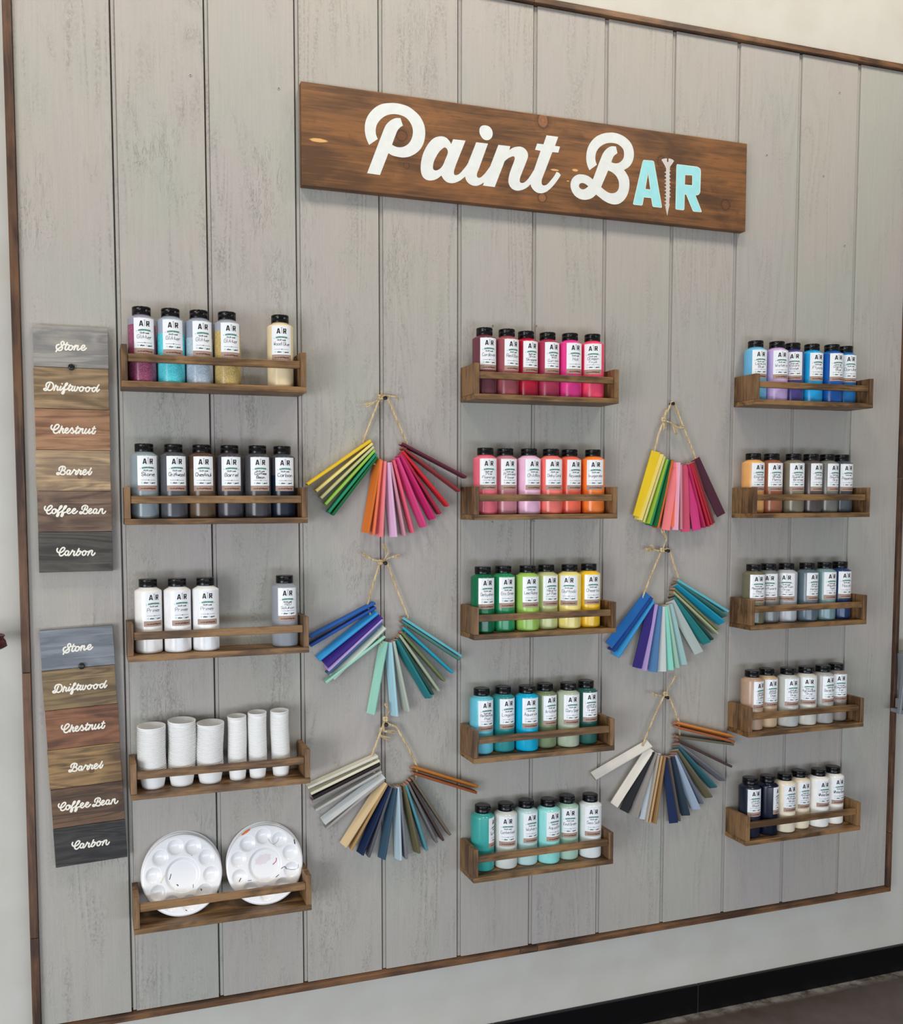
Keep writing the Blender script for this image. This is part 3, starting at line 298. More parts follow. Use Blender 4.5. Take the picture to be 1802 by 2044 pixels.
def floor_mat():
    t = NT('stained_concrete'); a = t.noise(t.coord((1, 1, 1), rnd=False), 3.2, 5, .6, .6); b = t.noise(t.coord((1, 1, 1), rnd=False), 22, 5, .7)
    f = t.math('ADD', t.math('MULTIPLY', t.ramp(a, .35, .65), .6), t.math('MULTIPLY', t.ramp(b, .3, .7), .4))
    col = t.mix(f, srgb('463730'), srgb('615855'))
    tc = t.n('ShaderNodeTexCoord'); sp = t.n('ShaderNodeSeparateXYZ'); t.l(tc.outputs['Object'], sp.inputs[0])
    e = t.math('MULTIPLY', t.ramp(sp.outputs[1], -.022, -.004), t.ramp(b, .38, .6))
    col = t.mix(t.math('MULTIPLY', e, .75), col, srgb('A8A5A2'))
    return t.done(col, .42, t.bump(b, .1, .002))
M_FLOOR = floor_mat()
M_SHELF = wood('shelf_stain', '926E45', '503820', 'X', 1., .35, .8, .5)
M_SHELFZ = wood('shelf_stain_upright', '8C6A46', '4E3622', 'Z', 1., .4, .8, .5)
M_TRIM = wood('trim_stain', '7E5838', '442C1B', 'X', .8, .4, .8, .5)
M_TRIMZ = wood('trim_stain_upright', '6B4A31', '38241A', 'Z', .8, .4, .8, .5)
KN = [(.598, 1.849, .012, 1, 'knot'), (.609, 1.787, .0065, 1, 'knot'), (.935, 1.921, .017, .8, 'pale'), (1.246, 1.864, .013, .8, 'knot'), (.934, 1.751, .010, 1, 'pale'), (1.428, 1.782, .0125, .95, 'knot'),
      (.415, 1.818, .004, 5, 'chip'), (.965, 1.8155, .0022, 5, 'chip'), (1.017, 1.8205, .003, 2.5, 'chip'), (.999, 1.7945, .0012, 3, 'chip')]
M_SIGN = wood('sign_stain', '84562E', '54361C', 'X', .8, .3, .8, .5, KN)
M_RAW = wood('bare_wood_end', 'B08A78', '8A6252', 'Y', 1.5, .5, .2, .8)
M_WHITE = plain('white_paint', 'E0E4E2', .55)
M_CREAM = plain('cream_paint', 'F2EDE0', .55)
M_AQUA = plain('aqua_paint', '9FE0E6', .5)
M_AQUAE = plain('aqua_edge', 'DDEFE0', .5)
M_GREYP = plain('grey_paint', 'CFC8C4', .5)
M_BLACKPL = NT('black_cap_plastic').done(srgb('07070B'), .25, Specular_IOR_Level=.35)
M_BASE = NT('black_glazed_tile').done(srgb('060609'), .3, Specular_IOR_Level=.3)
M_GROUT = plain('grout', '6A6866', .8)
M_STEEL = NT('grey_metal').done(srgb('8E949C'), .4, Metallic=.4)
M_PEG = NT('black_peg').done(srgb('08080A'), .35)
M_TWINE = wood('jute_twine', 'DCC7A0', 'A98E66', 'Z', 3., .2, .4, .9)
M_PAPER = NT('label_paper').done(srgb('ECEFF3'), .24, Specular_IOR_Level=.4)
def kraft():
    t = NT('kraft_strip'); n = t.noise(t.coord((1, 1, 1)), 900, 3); return t.done(t.mix(t.ramp(n, .35, .65), srgb('9C8375'), srgb('AE9586')), .5)
M_KRAFT = kraft()
M_INK = NT('black_ink').done(srgb('101014'), .5)
M_GINK = NT('grey_ink').done(srgb('9A9A9C'), .5)
M_TEAL = NT('teal_ink').done(srgb('7FBFAF'), .5)
M_MINT = NT('mint_ink').done(srgb('B4DCCF'), .5)
M_RED = NT('dark_red_ink').done(srgb('5A1418'), .5)
M_PEN = NT('marker_ink').done(srgb('3E3A48'), .5)
M_PENB = NT('black_marker_ink').done(srgb('15151A'), .5)
M_PALETTE = NT('white_palette_plastic').done(srgb('F0F0F2'), .25, Coat_Weight=.2)
def cupmat():
    t = NT('translucent_cup'); return t.done(srgb('F1F1F0'), .4)
M_CUP = cupmat()

# ------------------------------------------------------------------ camera
cam = D.cameras.new('camera'); co = D.objects.new('camera', cam); link(co)
Rm = [[0.9515436, 0.3065799, 0.023951], [-0.3074847, 0.9496384, 0.0603329], [-0.0042479, -0.0647739, 0.9978909]]
co.matrix_world = Matrix(((Rm[0][0], Rm[0][2], -Rm[0][1], -0.05745), (Rm[1][0], Rm[1][2], -Rm[1][1], -1.92984), (Rm[2][0], Rm[2][2], -Rm[2][1], 1.06020), (0, 0, 0, 1)))
cam.sensor_fit = 'AUTO'; cam.sensor_width = 36; cam.lens = 1827.112*36/2044
cam.shift_x = (901-770.666)/2044; cam.shift_y = (1124.740-1022)/2044
cam.clip_start = .05
sc = bpy.context.scene; sc.camera = co

# ------------------------------------------------------------------ room
ZF = -.263; YW = .02
wb = MB().box(-3.5, 5.5, YW, YW+.1, ZF, 3.2).build('wall_back', M_WALL); tag(wb, 'cream painted wall behind the grey boarding', 'wall', kind='structure')
fl = MB().box(-3.5, 5.5, -5, YW+.1, ZF-.05, ZF).build('floor', M_FLOOR); tag(fl, 'brown stained concrete floor', 'floor', kind='structure')
# grooves between the planks (right edge of each plank)
GX = [-.176, .001, .1827, .3686, .5518, .7355, .9201, 1.1036, 1.2871, 1.4708, 1.6566, 1.8413, 2.012]
ZT = 2.179
clad = empty('shiplap_cladding', (0, YW, 0)); tag(clad, 'grey washed vertical shiplap boarding inside the brown frame', 'wall boarding', kind='structure'); clad.name = 'wall_back_cladding'
for i in range(12):
    x0 = GX[i]+(.0105 if i else .0); x1 = GX[i+1]
    m = MB()
    # plank: main body plus the thin rabbet tongue seen at the bottom of the groove
    m.box(x0, x1, 0, YW-.001, 0, ZT)
    if i < 11: m.box(x1+.0030, x1+.0104, .0048, YW-.001, 0, ZT)
    o = m.build('plank', M_SHIP, None, bevel=.0012)
    o.parent = clad; o.location = (0, -YW, 0)
    # the paint pattern must differ from plank to plank: Object Info Random does that
YT = -.010
tn = [0]
def trim(x0, x1, z0, z1, mat, label):
    tn[0] += 1
    o = MB().box(x0, x1, YT, YW-.0005, z0, z1).build('trim_%d' % tn[0], mat, bevel=.0012); tag(o, label, 'trim', kind='structure')
GA = .0006
trim(-.1925, -.1765, .1912, .730, M_TRIMZ, 'brown stained strip, middle piece of the frame left upright')
trim(-.1925, -.1765, .7306, 2.1935, M_TRIMZ, 'brown stained strip, upper piece of the frame left upright')
trim(-.1925, -.1765, -.0145, .1906, M_TRIMZ, 'brown stained strip, bottom piece of the frame left upright')
trim(-.1765, .917, 2.180, 2.1935, M_TRIM, 'brown stained strip, left piece along the top of the frame')
trim(.9176, 2.0245, 2.180, 2.1935, M_TRIM, 'brown stained strip, right piece along the top of the frame')
trim(-.1765, .8946, -.0145, -.001, M_TRIM, 'brown stained strip, left piece along the bottom of the frame')
trim(.8952, .9410, -.0145, -.001, M_TRIM, 'short brown stained block, middle of the bottom of the frame')
trim(.9416, 2.0245, -.0145, -.001, M_TRIM, 'brown stained strip, right piece along the bottom of the frame')
trim(2.0125, 2.0245, -.0008, .151, M_TRIMZ, 'brown stained strip, lowest piece of the frame right upright')
trim(2.0125, 2.0245, .1516, 1.123, M_TRIMZ, 'brown stained strip, middle piece of the frame right upright')
trim(2.0125, 2.0245, 1.1236, 2.1795, M_TRIMZ, 'brown stained strip, upper piece of the frame right upright')
bx = [-3.5, -.9, -.32, .26, .838, 1.4155, 2.575, 3.7, 5.5]
bb = empty('baseboard_back', (0, YW, ZF)); tag(bb, 'glossy black tile baseboard along the floor', 'baseboard', kind='structure')
for a, b in zip(bx, bx[1:]):
    o = MB().box(a+.0008, b-.0008, -.010, -.0005, .0005, .0745).build('tile', M_BASE, bb, bevel=.0015)
MB().box(-3.5, 5.5, -.008, -.0004, .0005, .073).build('grout', M_GROUT, bb)

# ------------------------------------------------------------------ shelves
SHELF = {'A1': (0.0058, 0.3693, 1.2883, 1.3698), 'A2': (0.0064, 0.3698, 1.0217, 1.0957), 'A3': (0.0072, 0.3714, 0.752, 0.8269), 'A4': (0.0088, 0.3703, 0.4749, 0.5477), 'A5': (0.0078, 0.3686, 0.2006, 0.2771), 'B1': (0.7429, 1.1001, 1.2877, 1.3651), 'B2': (0.7429, 1.0992, 1.0245, 1.0978), 'B3': (0.7428, 1.0988, 0.7589, 0.8311), 'B4': (0.7434, 1.1019, 0.4807, 0.5559), 'B5': (0.7428, 1.1037, 0.2079, 0.2842), 'C1': (1.4812, 1.8406, 1.2979, 1.3715), 'C2': (1.4782, 1.8383, 1.0222, 1.0973), 'C3': (1.481, 1.8396, 0.7463, 0.8217), 'C4': (1.4797, 1.8391, 0.4786, 0.5537), 'C5': (1.4815, 1.8402, 0.2043, 0.2783)}
ROWN = ['top', 'second', 'third', 'fourth', 'bottom']
XS = dict(A=(.0065, .3705), B=(.743, 1.1015), C=(1.4795, 1.8395))
COLN = dict(A='left', B='middle', C='right')
FT = .0115; DEP = .080
CONT = dict(A1='glitter bottles', A2='brown and grey stain bottles', A3='primer bottles', A4='stacked clear cups', A5='round white palettes', B1='red and pink paint bottles', B2='pink to orange paint bottles', B3='green and yellow paint bottles', B4='blue and sage paint bottles', B5='pale aqua paint bottles',
    C1='blue and lilac paint bottles', C2='gold, brown and grey paint bottles', C3='grey and navy paint bottles', C4='beige and light grey paint bottles', C5='black and white paint bottles')
def make_shelf(k):
    x0, x1 = XS[k[0]]; zb = SHELF[k][2]; zt = SHELF[k][3]
    W = x1-x0
    root = empty('wall_shelf', (x0, 0, zb))
    tag(root, 'stained wooden shelf holding %s, %s in %s column' % (CONT[k], ROWN[int(k[1])-1], COLN[k[0]]), 'shelf', 'stained wooden wall shelves')
    MB().box(0, W, -DEP, -.0004, 0, FT).build('shelf_board', M_SHELF, root, bevel=.0008)
    h = zt-zb
    for s in (0, 1):
        a = 0.0002 if s == 0 else W-.0117
        MB().box(a, a+.0115, -DEP+.0003, -.0004, FT+.0002, h).build('side_panel', M_SHELFZ, root, bevel=.0008)
    r0 = h-.0175-.0150
    MB().box(.0119, W-.0119, -.0765, -.0665, r0, r0+.0150).build('front_rail', M_SHELF, root, bevel=.0012)
    return root
for k in SHELF: make_shelf(k)

# ------------------------------------------------------------------ single stroke lettering
# each glyph: width, strokes as digit pairs x,y on a 0-4 by 0-8 grid (baseline 2, x height 5, capitals 8)
GL = {
'A': '022842 1434', 'B': '0208380838474635053544433202', 'C': '4738180703123243', 'D': '020828474332 0232', 'E': '48080242 0535', 'F': '480802 0535', 'G': '47381807031232434525',
'H': '0208 4842 0545', 'I': '2822', 'J': '4843321203', 'K': '0208 480542', 'L': '080242', 'M': '0208254842', 'N': '02084248', 'O': '180703123243473818', 'P': '02083847463505', 'Q': '180703123243473818 3442',
'R': '02083847463505 2542', 'S': '473818070615354443321203', 'T': '0848 2822', 'U': '080312324348', 'V': '082248', 'W': '0812253248', 'X': '0248 0842', 'Y': '082548 2522', 'Z': '08480242',
'a': '443515040312224345 454352', 'b': '080203122232434435250403', 'c': '44351504031232', 'd': '443515040312224348 484352', 'e': '044445351504031242', 'f': '47372622 1545', 'g': '443515040312224345 45413010', 'h': '0802 04153542', 'i': '2522 2727', 'j': '35312010 3737', 'k': '0802 450432', 'l': '2822',
'm': '0502 04152422 24354442', 'n': '0502 04153542', 'o': '150403123243443515', 'p': '0500 0415354443321203', 'q': '4540 443515040312223343', 'r': '0502 041535', 's': '4435150414333212', 't': '18133343 0535', 'u': '050312324345 454352', 'v': '052245', 'w': '051224323245', 'x': '0542 4502', 'y': '052345 4510', 'z': '05450242',
'0': '180703123243473818', '2': '0718384746' + '0242', '.': '2222', ':': '2222 2525', '-': '0545'}
def glyph(c):
    s = GL.get(c, '').split(); out = []
    for p in s:
        pts = [(int(p[i]), int(p[i+1])) for i in range(0, len(p)-1, 2)]
        if pts: out.append(pts)
    return out
NARROW = {'i': 1.2, 'l': 1.2, 't': 3.2, 'I': 1.2, '.': 1.5, ':': 1.5, 'm': 4.4, 'f': 3.2, 'j': 3, 'r': 3.2, ' ': 2.2}
def text_strokes(txt, h, slant=0., jitter=0., track=1.1, smooth=True, seed=0):
    """strokes centred on x, baseline at 0, capital height h; returns strokes and width"""
    rr = random.Random(seed); u = h/6; x = 0; out = []
    for ch in txt:
        w = NARROW.get(ch, 4.)
        ox = -2+w/2 if w < 2 else 0
        dy = rr.uniform(-jitter, jitter); sx = 1+rr.uniform(-jitter, jitter)*.3
        for p in glyph(ch):
            q = [((x+ox+a*sx*(w/4 if w > 2 else 1)+ (b-2)*slant)*u, (b-2+dy)*u) for a, b in p]
            if smooth and len(q) > 2: q = cat_rom(q, 3)
            out.append([tuple(v) for v in q])
        x += w+track
    W = (x-track)*u
    return [[(a-W/2, b) for a, b in s] for s in out], W

# ------------------------------------------------------------------ bottles
H = .148; RB = .027
LT = .1235; LB = .0655; KB = .0545; LW = .0425      # label top, white bottom, kraft bottom, width (arc)
def cyl(r):
    return lambda u, v: Vector((r*math.sin(u/RB), -r*math.cos(u/RB), v))
def grid_patch(mb, u0, u1, v0, v1, r, m=0, n=14):
    f = cyl(r); vs = []
    for i in range(n+1):
        u = u0+(u1-u0)*i/n; vs += [f(u, v0), f(u, v1)]
    mb.add(vs, [(2*i, 2*i+2, 2*i+3, 2*i+1) for i in range(n)], m, True)
body_prof = [(.0, .0008), (.0235, .0), (.0255, .0006), (.0266, .002), (RB, .005), (RB, .1222), (.0268, .1240), (.0262, .1252), (.0195, .1292), (.0172, .1302), (.0168, .1330), (.001, .1330)]
ME_BODY = {}
def body_mesh(mat):
    if mat.name not in ME_BODY:
        ME_BODY[mat.name] = MB().lathe(body_prof, 56, cap0=False, cap1=False).mesh('bottle_body', mat)
    return ME_BODY[mat.name]
def cap_mesh():
    m = MB()
    m.lathe([(.0168, .1322), (.0179, .1324), (.0181, .1330), (.0181, .1418), (.0178, .1421), (.0181, .1424), (.0181, .1466), (.0178, .1476), (.0168, .1481), (.010, .1482), (.0005, .1482)], 48, cap0=True, cap1=False)
    m.box(-.0045, .0045, -.0188, -.0170, .1405, .1440)   # thumb tab of the flip top
    return m.mesh('cap', M_BLACKPL)
ME_CAP = cap_mesh()
ME_LABEL = (lambda m: (grid_patch(m, -LW/2, LW/2, LB, LT, RB+.00015), m.mesh('label', M_PAPER))[1])(MB())
ME_KRAFT = (lambda m: (grid_patch(m, -LW/2, LW/2, KB, LB, RB+.00017), m.mesh('kraft_band', M_KRAFT))[1])(MB())
MB.fixn = False
def letter_uv(name, x0, x1, z0, z1):
    """a sign letter normalised to a box"""
    polys = [[tuple(v) for v in cat_rom(q, 2, True)] for q in LET[name]]
    xs = [p[0] for q in polys for p in q]; zs = [p[1] for q in polys for p in q]
    a, b, c, d = min(xs), max(xs), min(zs), max(zs)
    return [[(x0+(p[0]-a)/(b-a)*(x1-x0), z0+(p[1]-c)/(d-c)*(z1-z0)) for p in q] for q in polys]
def printed():
    m = MB(); f = cyl(RB+.00030)
    zt = LT-.0055
    poly_fill(m, letter_uv('A', -.0105, -.0025, zt-.0105, zt), f, 0)
    poly_fill(m, letter_uv('R', .0030, .0103, zt-.0105, zt), f, 0)
    poly_fill(m, letter_uv('screw', -.0016, .0018, zt-.0118, zt+.0022), f, 1)
    # arched ribbon reading WORKSHOP
    z0 = zt-.0175
    arc = lambda u: z0-(u/.0155)**2*.0022
    for k in range(13):
        ua = -.0125+.025*k/13; ub = -.0125+.025*(k+1)/13
        m.add([f(ua, arc(ua)-.0017), f(ub, arc(ub)-.0017), f(ub, arc(ub)+.0017), f(ua, arc(ua)+.0017)], [(0, 1, 2, 3)], 2)
    st, W = text_strokes('WORKSHOP', .0026, track=1.6, smooth=False)
    f2 = cyl(RB+.00036)
    for s in st: ribbon(m, [(a*.0235/W, b+arc(a)-.0013) for a, b in s], .00055, f2, 0, .002, False)
    for sx in (-1, 1): ribbon(m, [(sx*.0150, arc(.0150)), (sx*.0158, arc(.0158))], .0009, f, 0)
    st, W = text_strokes('COLOR', .0024, smooth=False)
    for s in st: ribbon(m, [(a*.0085/W-.0048, b+zt-.0245) for a, b in s], .00055, f, 0, .002, False)
    st, W = text_strokes('code:', .0026, slant=.3, smooth=False)
    for s in st: ribbon(m, [(a*.0080/W+.0052, b+zt-.0245) for a, b in s], .0007, f, 0, .002, False)
    zd = LB+.0105
    ribbon(m, [(-.0150, zd), (.0150, zd)], .0005, f, 0, .002)
    m.add([f(-.0012, zd), f(0, zd-.0012), f(.0012, zd), f(0, zd+.0012)], [(0, 1, 2, 3)], 0)
    for u in (-.0145, .0018): m.add([f(u, LB+.0035), f(u+.0032, LB+.0035), f(u+.0032, LB+.0067), f(u, LB+.0067)], [(0, 1, 2, 3)], 3)
    for w_, uc in (('stain', -.0052), ('paint', .0103)):
        st, W = text_strokes(w_, .0030, slant=.35, smooth=False)
        for s in st: ribbon(m, [(a*.0082/W+uc, b+LB+.0038) for a, b in s], .0009, f, 0, .002, False)
    return m.mesh('printed_lettering', [M_INK, M_GINK, M_TEAL, M_MINT])
ME_PRINT = printed()
def webtext():
    m = MB(); f = cyl(RB+.0003)
    st, W = text_strokes('www.arworkshop.com', .0030, slant=.2, smooth=False)
    for s in st: ribbon(m, [(a*.0300/W, b+KB+.0040) for a, b in s], .00085, f, 0, .002, False)
    return m.mesh('web_address', M_RED)
ME_WEB = webtext()
def hand_mesh(lines, mat, w=.00055):
    m = MB(); f = cyl(RB+.00034)
    n = len(lines); zc = .0865
    for i, ln in enumerate(lines):
        hh = .0068 if n == 1 else .0054
        st, W = text_strokes(ln, hh, slant=.08, jitter=.35, seed=hash_str(ln), track=1.0)
        k = min(1., .0330/W)
        z = zc-.0025 if n == 1 else zc+.0010-i*.0074
        for s in st: ribbon(m, [(a*k, b+z) for a, b in s], w, f, 0, .003)
    return m.mesh('handwriting', mat)
def hash_str(s): return sum(ord(c)*(i+3) for i, c in enumerate(s))
def paint_mat(name, lo, up=None, level=None, kind=None):
    t = NT(name); c = srgb(lo)
    if kind == 'glitter':
        tc = t.n('ShaderNodeTexCoord'); sp = t.n('ShaderNodeSeparateXYZ'); t.l(tc.outputs['Object'], sp.inputs[0])
        vo = t.n('ShaderNodeTexVoronoi'); vo.inputs['Scale'].default_value = 2000; t.l(tc.outputs['Object'], vo.inputs['Vector'])
        s2 = t.n('ShaderNodeSeparateColor'); t.l(vo.outputs['Color'], s2.inputs[0])
        spk = t.ramp(s2.outputs[0], .75, .95)
        gl = t.mix(spk, c, tuple(min(1, x*2.0+.15) for x in c[:3])+(1,))
        f = t.ramp(sp.outputs[2], level-.0006, level+.0006)
        col = t.mix(f, gl, srgb(up))
        return t.done(col, .2, Specular_IOR_Level=.5)
    if up:
        tc = t.n('ShaderNodeTexCoord'); sp = t.n('ShaderNodeSeparateXYZ'); t.l(tc.outputs['Object'], sp.inputs[0])
        nz = t.noise(tc.outputs['Object'], 90, 2)
        z = t.math('ADD', sp.outputs[2], t.math('MULTIPLY', nz, .001))
        col = t.mix(t.ramp(z, level-.0004, level+.0006), c, srgb(up))
    else:
        nz = t.noise(t.coord((1, 1, 1)), 45, 2)
        col = t.mix(t.ramp(nz, .35, .65), tuple(x*.93 for x in c[:3])+(1,), c)
    return t.done(col, .20, Specular_IOR_Level=.4)
BOT = {'A1' : [(0.0484, -0.039, 0.15), (0.1041, -0.039, 0.11), (0.1597, -0.039, 0.2), (0.2161, -0.039, 0.16), (0.3249, -0.039, -0.08)],
'A2' : [(0.0478, -0.039, 0.22), (0.1048, -0.039, 0.18), (0.161, -0.036, 0.04), (0.218, -0.033, -0.0), (0.2749, -0.037, 0.06), (0.3284, -0.028, 0.04)],
'A3' : [(0.0502, -0.034, 0.38), (0.1071, -0.039, 0.28), (0.1638, -0.039, 0.03), (0.3281, -0.039, 0.05)],
'B1' : [(0.7839, -0.039, 0.03), (0.8382, -0.039, 0.18), (0.8914, -0.028, 0.11), (0.9457, -0.028, 0.1), (0.9997, -0.034, 0.02), (1.0552, -0.039, -0.45)],
'B2' : [(0.7872, -0.038, -0.08), (0.8409, -0.028, -0.0), (0.8967, -0.035, 0.06), (0.9509, -0.038, -0.12), (1.0044, -0.028, 0.11), (1.0628, -0.034, -0.27)],
'B3' : [(0.7817, -0.038, 0.03), (0.8358, -0.031, 0.01), (0.8927, -0.039, -0.08), (0.9465, -0.028, 0.06), (1.0007, -0.039, -0.53), (1.0553, -0.033, -0.09)],
'B4' : [(0.7832, -0.03, 0.12), (0.838, -0.028, 0.1), (0.8926, -0.039, -0.03), (0.9458, -0.028, 0.17), (1.0003, -0.038, -0.06), (1.0541, -0.028, 0.02)],
'B5' : [(0.7874, -0.028, 0.93), (0.8437, -0.032, -0.22), (0.8983, -0.028, 0.12), (0.9521, -0.036, 0.17), (1.0059, -0.028, -0.18), (1.0629, -0.037, -0.18)],
'C1' : [(1.519, -0.028, -0.16), (1.5769, -0.035, -0.2), (1.6312, -0.028, -0.52), (1.689, -0.03, -0.08), (1.7434, -0.039, -0.1), (1.7966, -0.028, -0.19)],
'C2' : [(1.519, -0.028, 0.0), (1.5733, -0.03, -0.19), (1.6329, -0.038, -0.21), (1.6872, -0.039, 0.06), (1.7414, -0.036, 0.09), (1.7951, -0.028, -0.06)],
'C3' : [(1.519, -0.039, -0.2), (1.5722, -0.028, -0.54), (1.6264, -0.03, -0.67), (1.6847, -0.037, 0.07), (1.745, -0.034, -0.02), (1.7995, -0.028, -0.08)],
'C4' : [(1.5213, -0.039, 0.26), (1.5744, -0.028, -0.03), (1.6308, -0.039, -0.14), (1.6881, -0.039, -0.38), (1.7424, -0.039, 0.04), (1.7956, -0.028, -0.22)],
'C5' : [(1.5209, -0.039, -0.06), (1.5756, -0.039, 0.64), (1.6305, -0.038, 0.02), (1.6842, -0.028, 0.01), (1.7407, -0.035, -0.07), (1.7949, -0.028, -0.04)],}
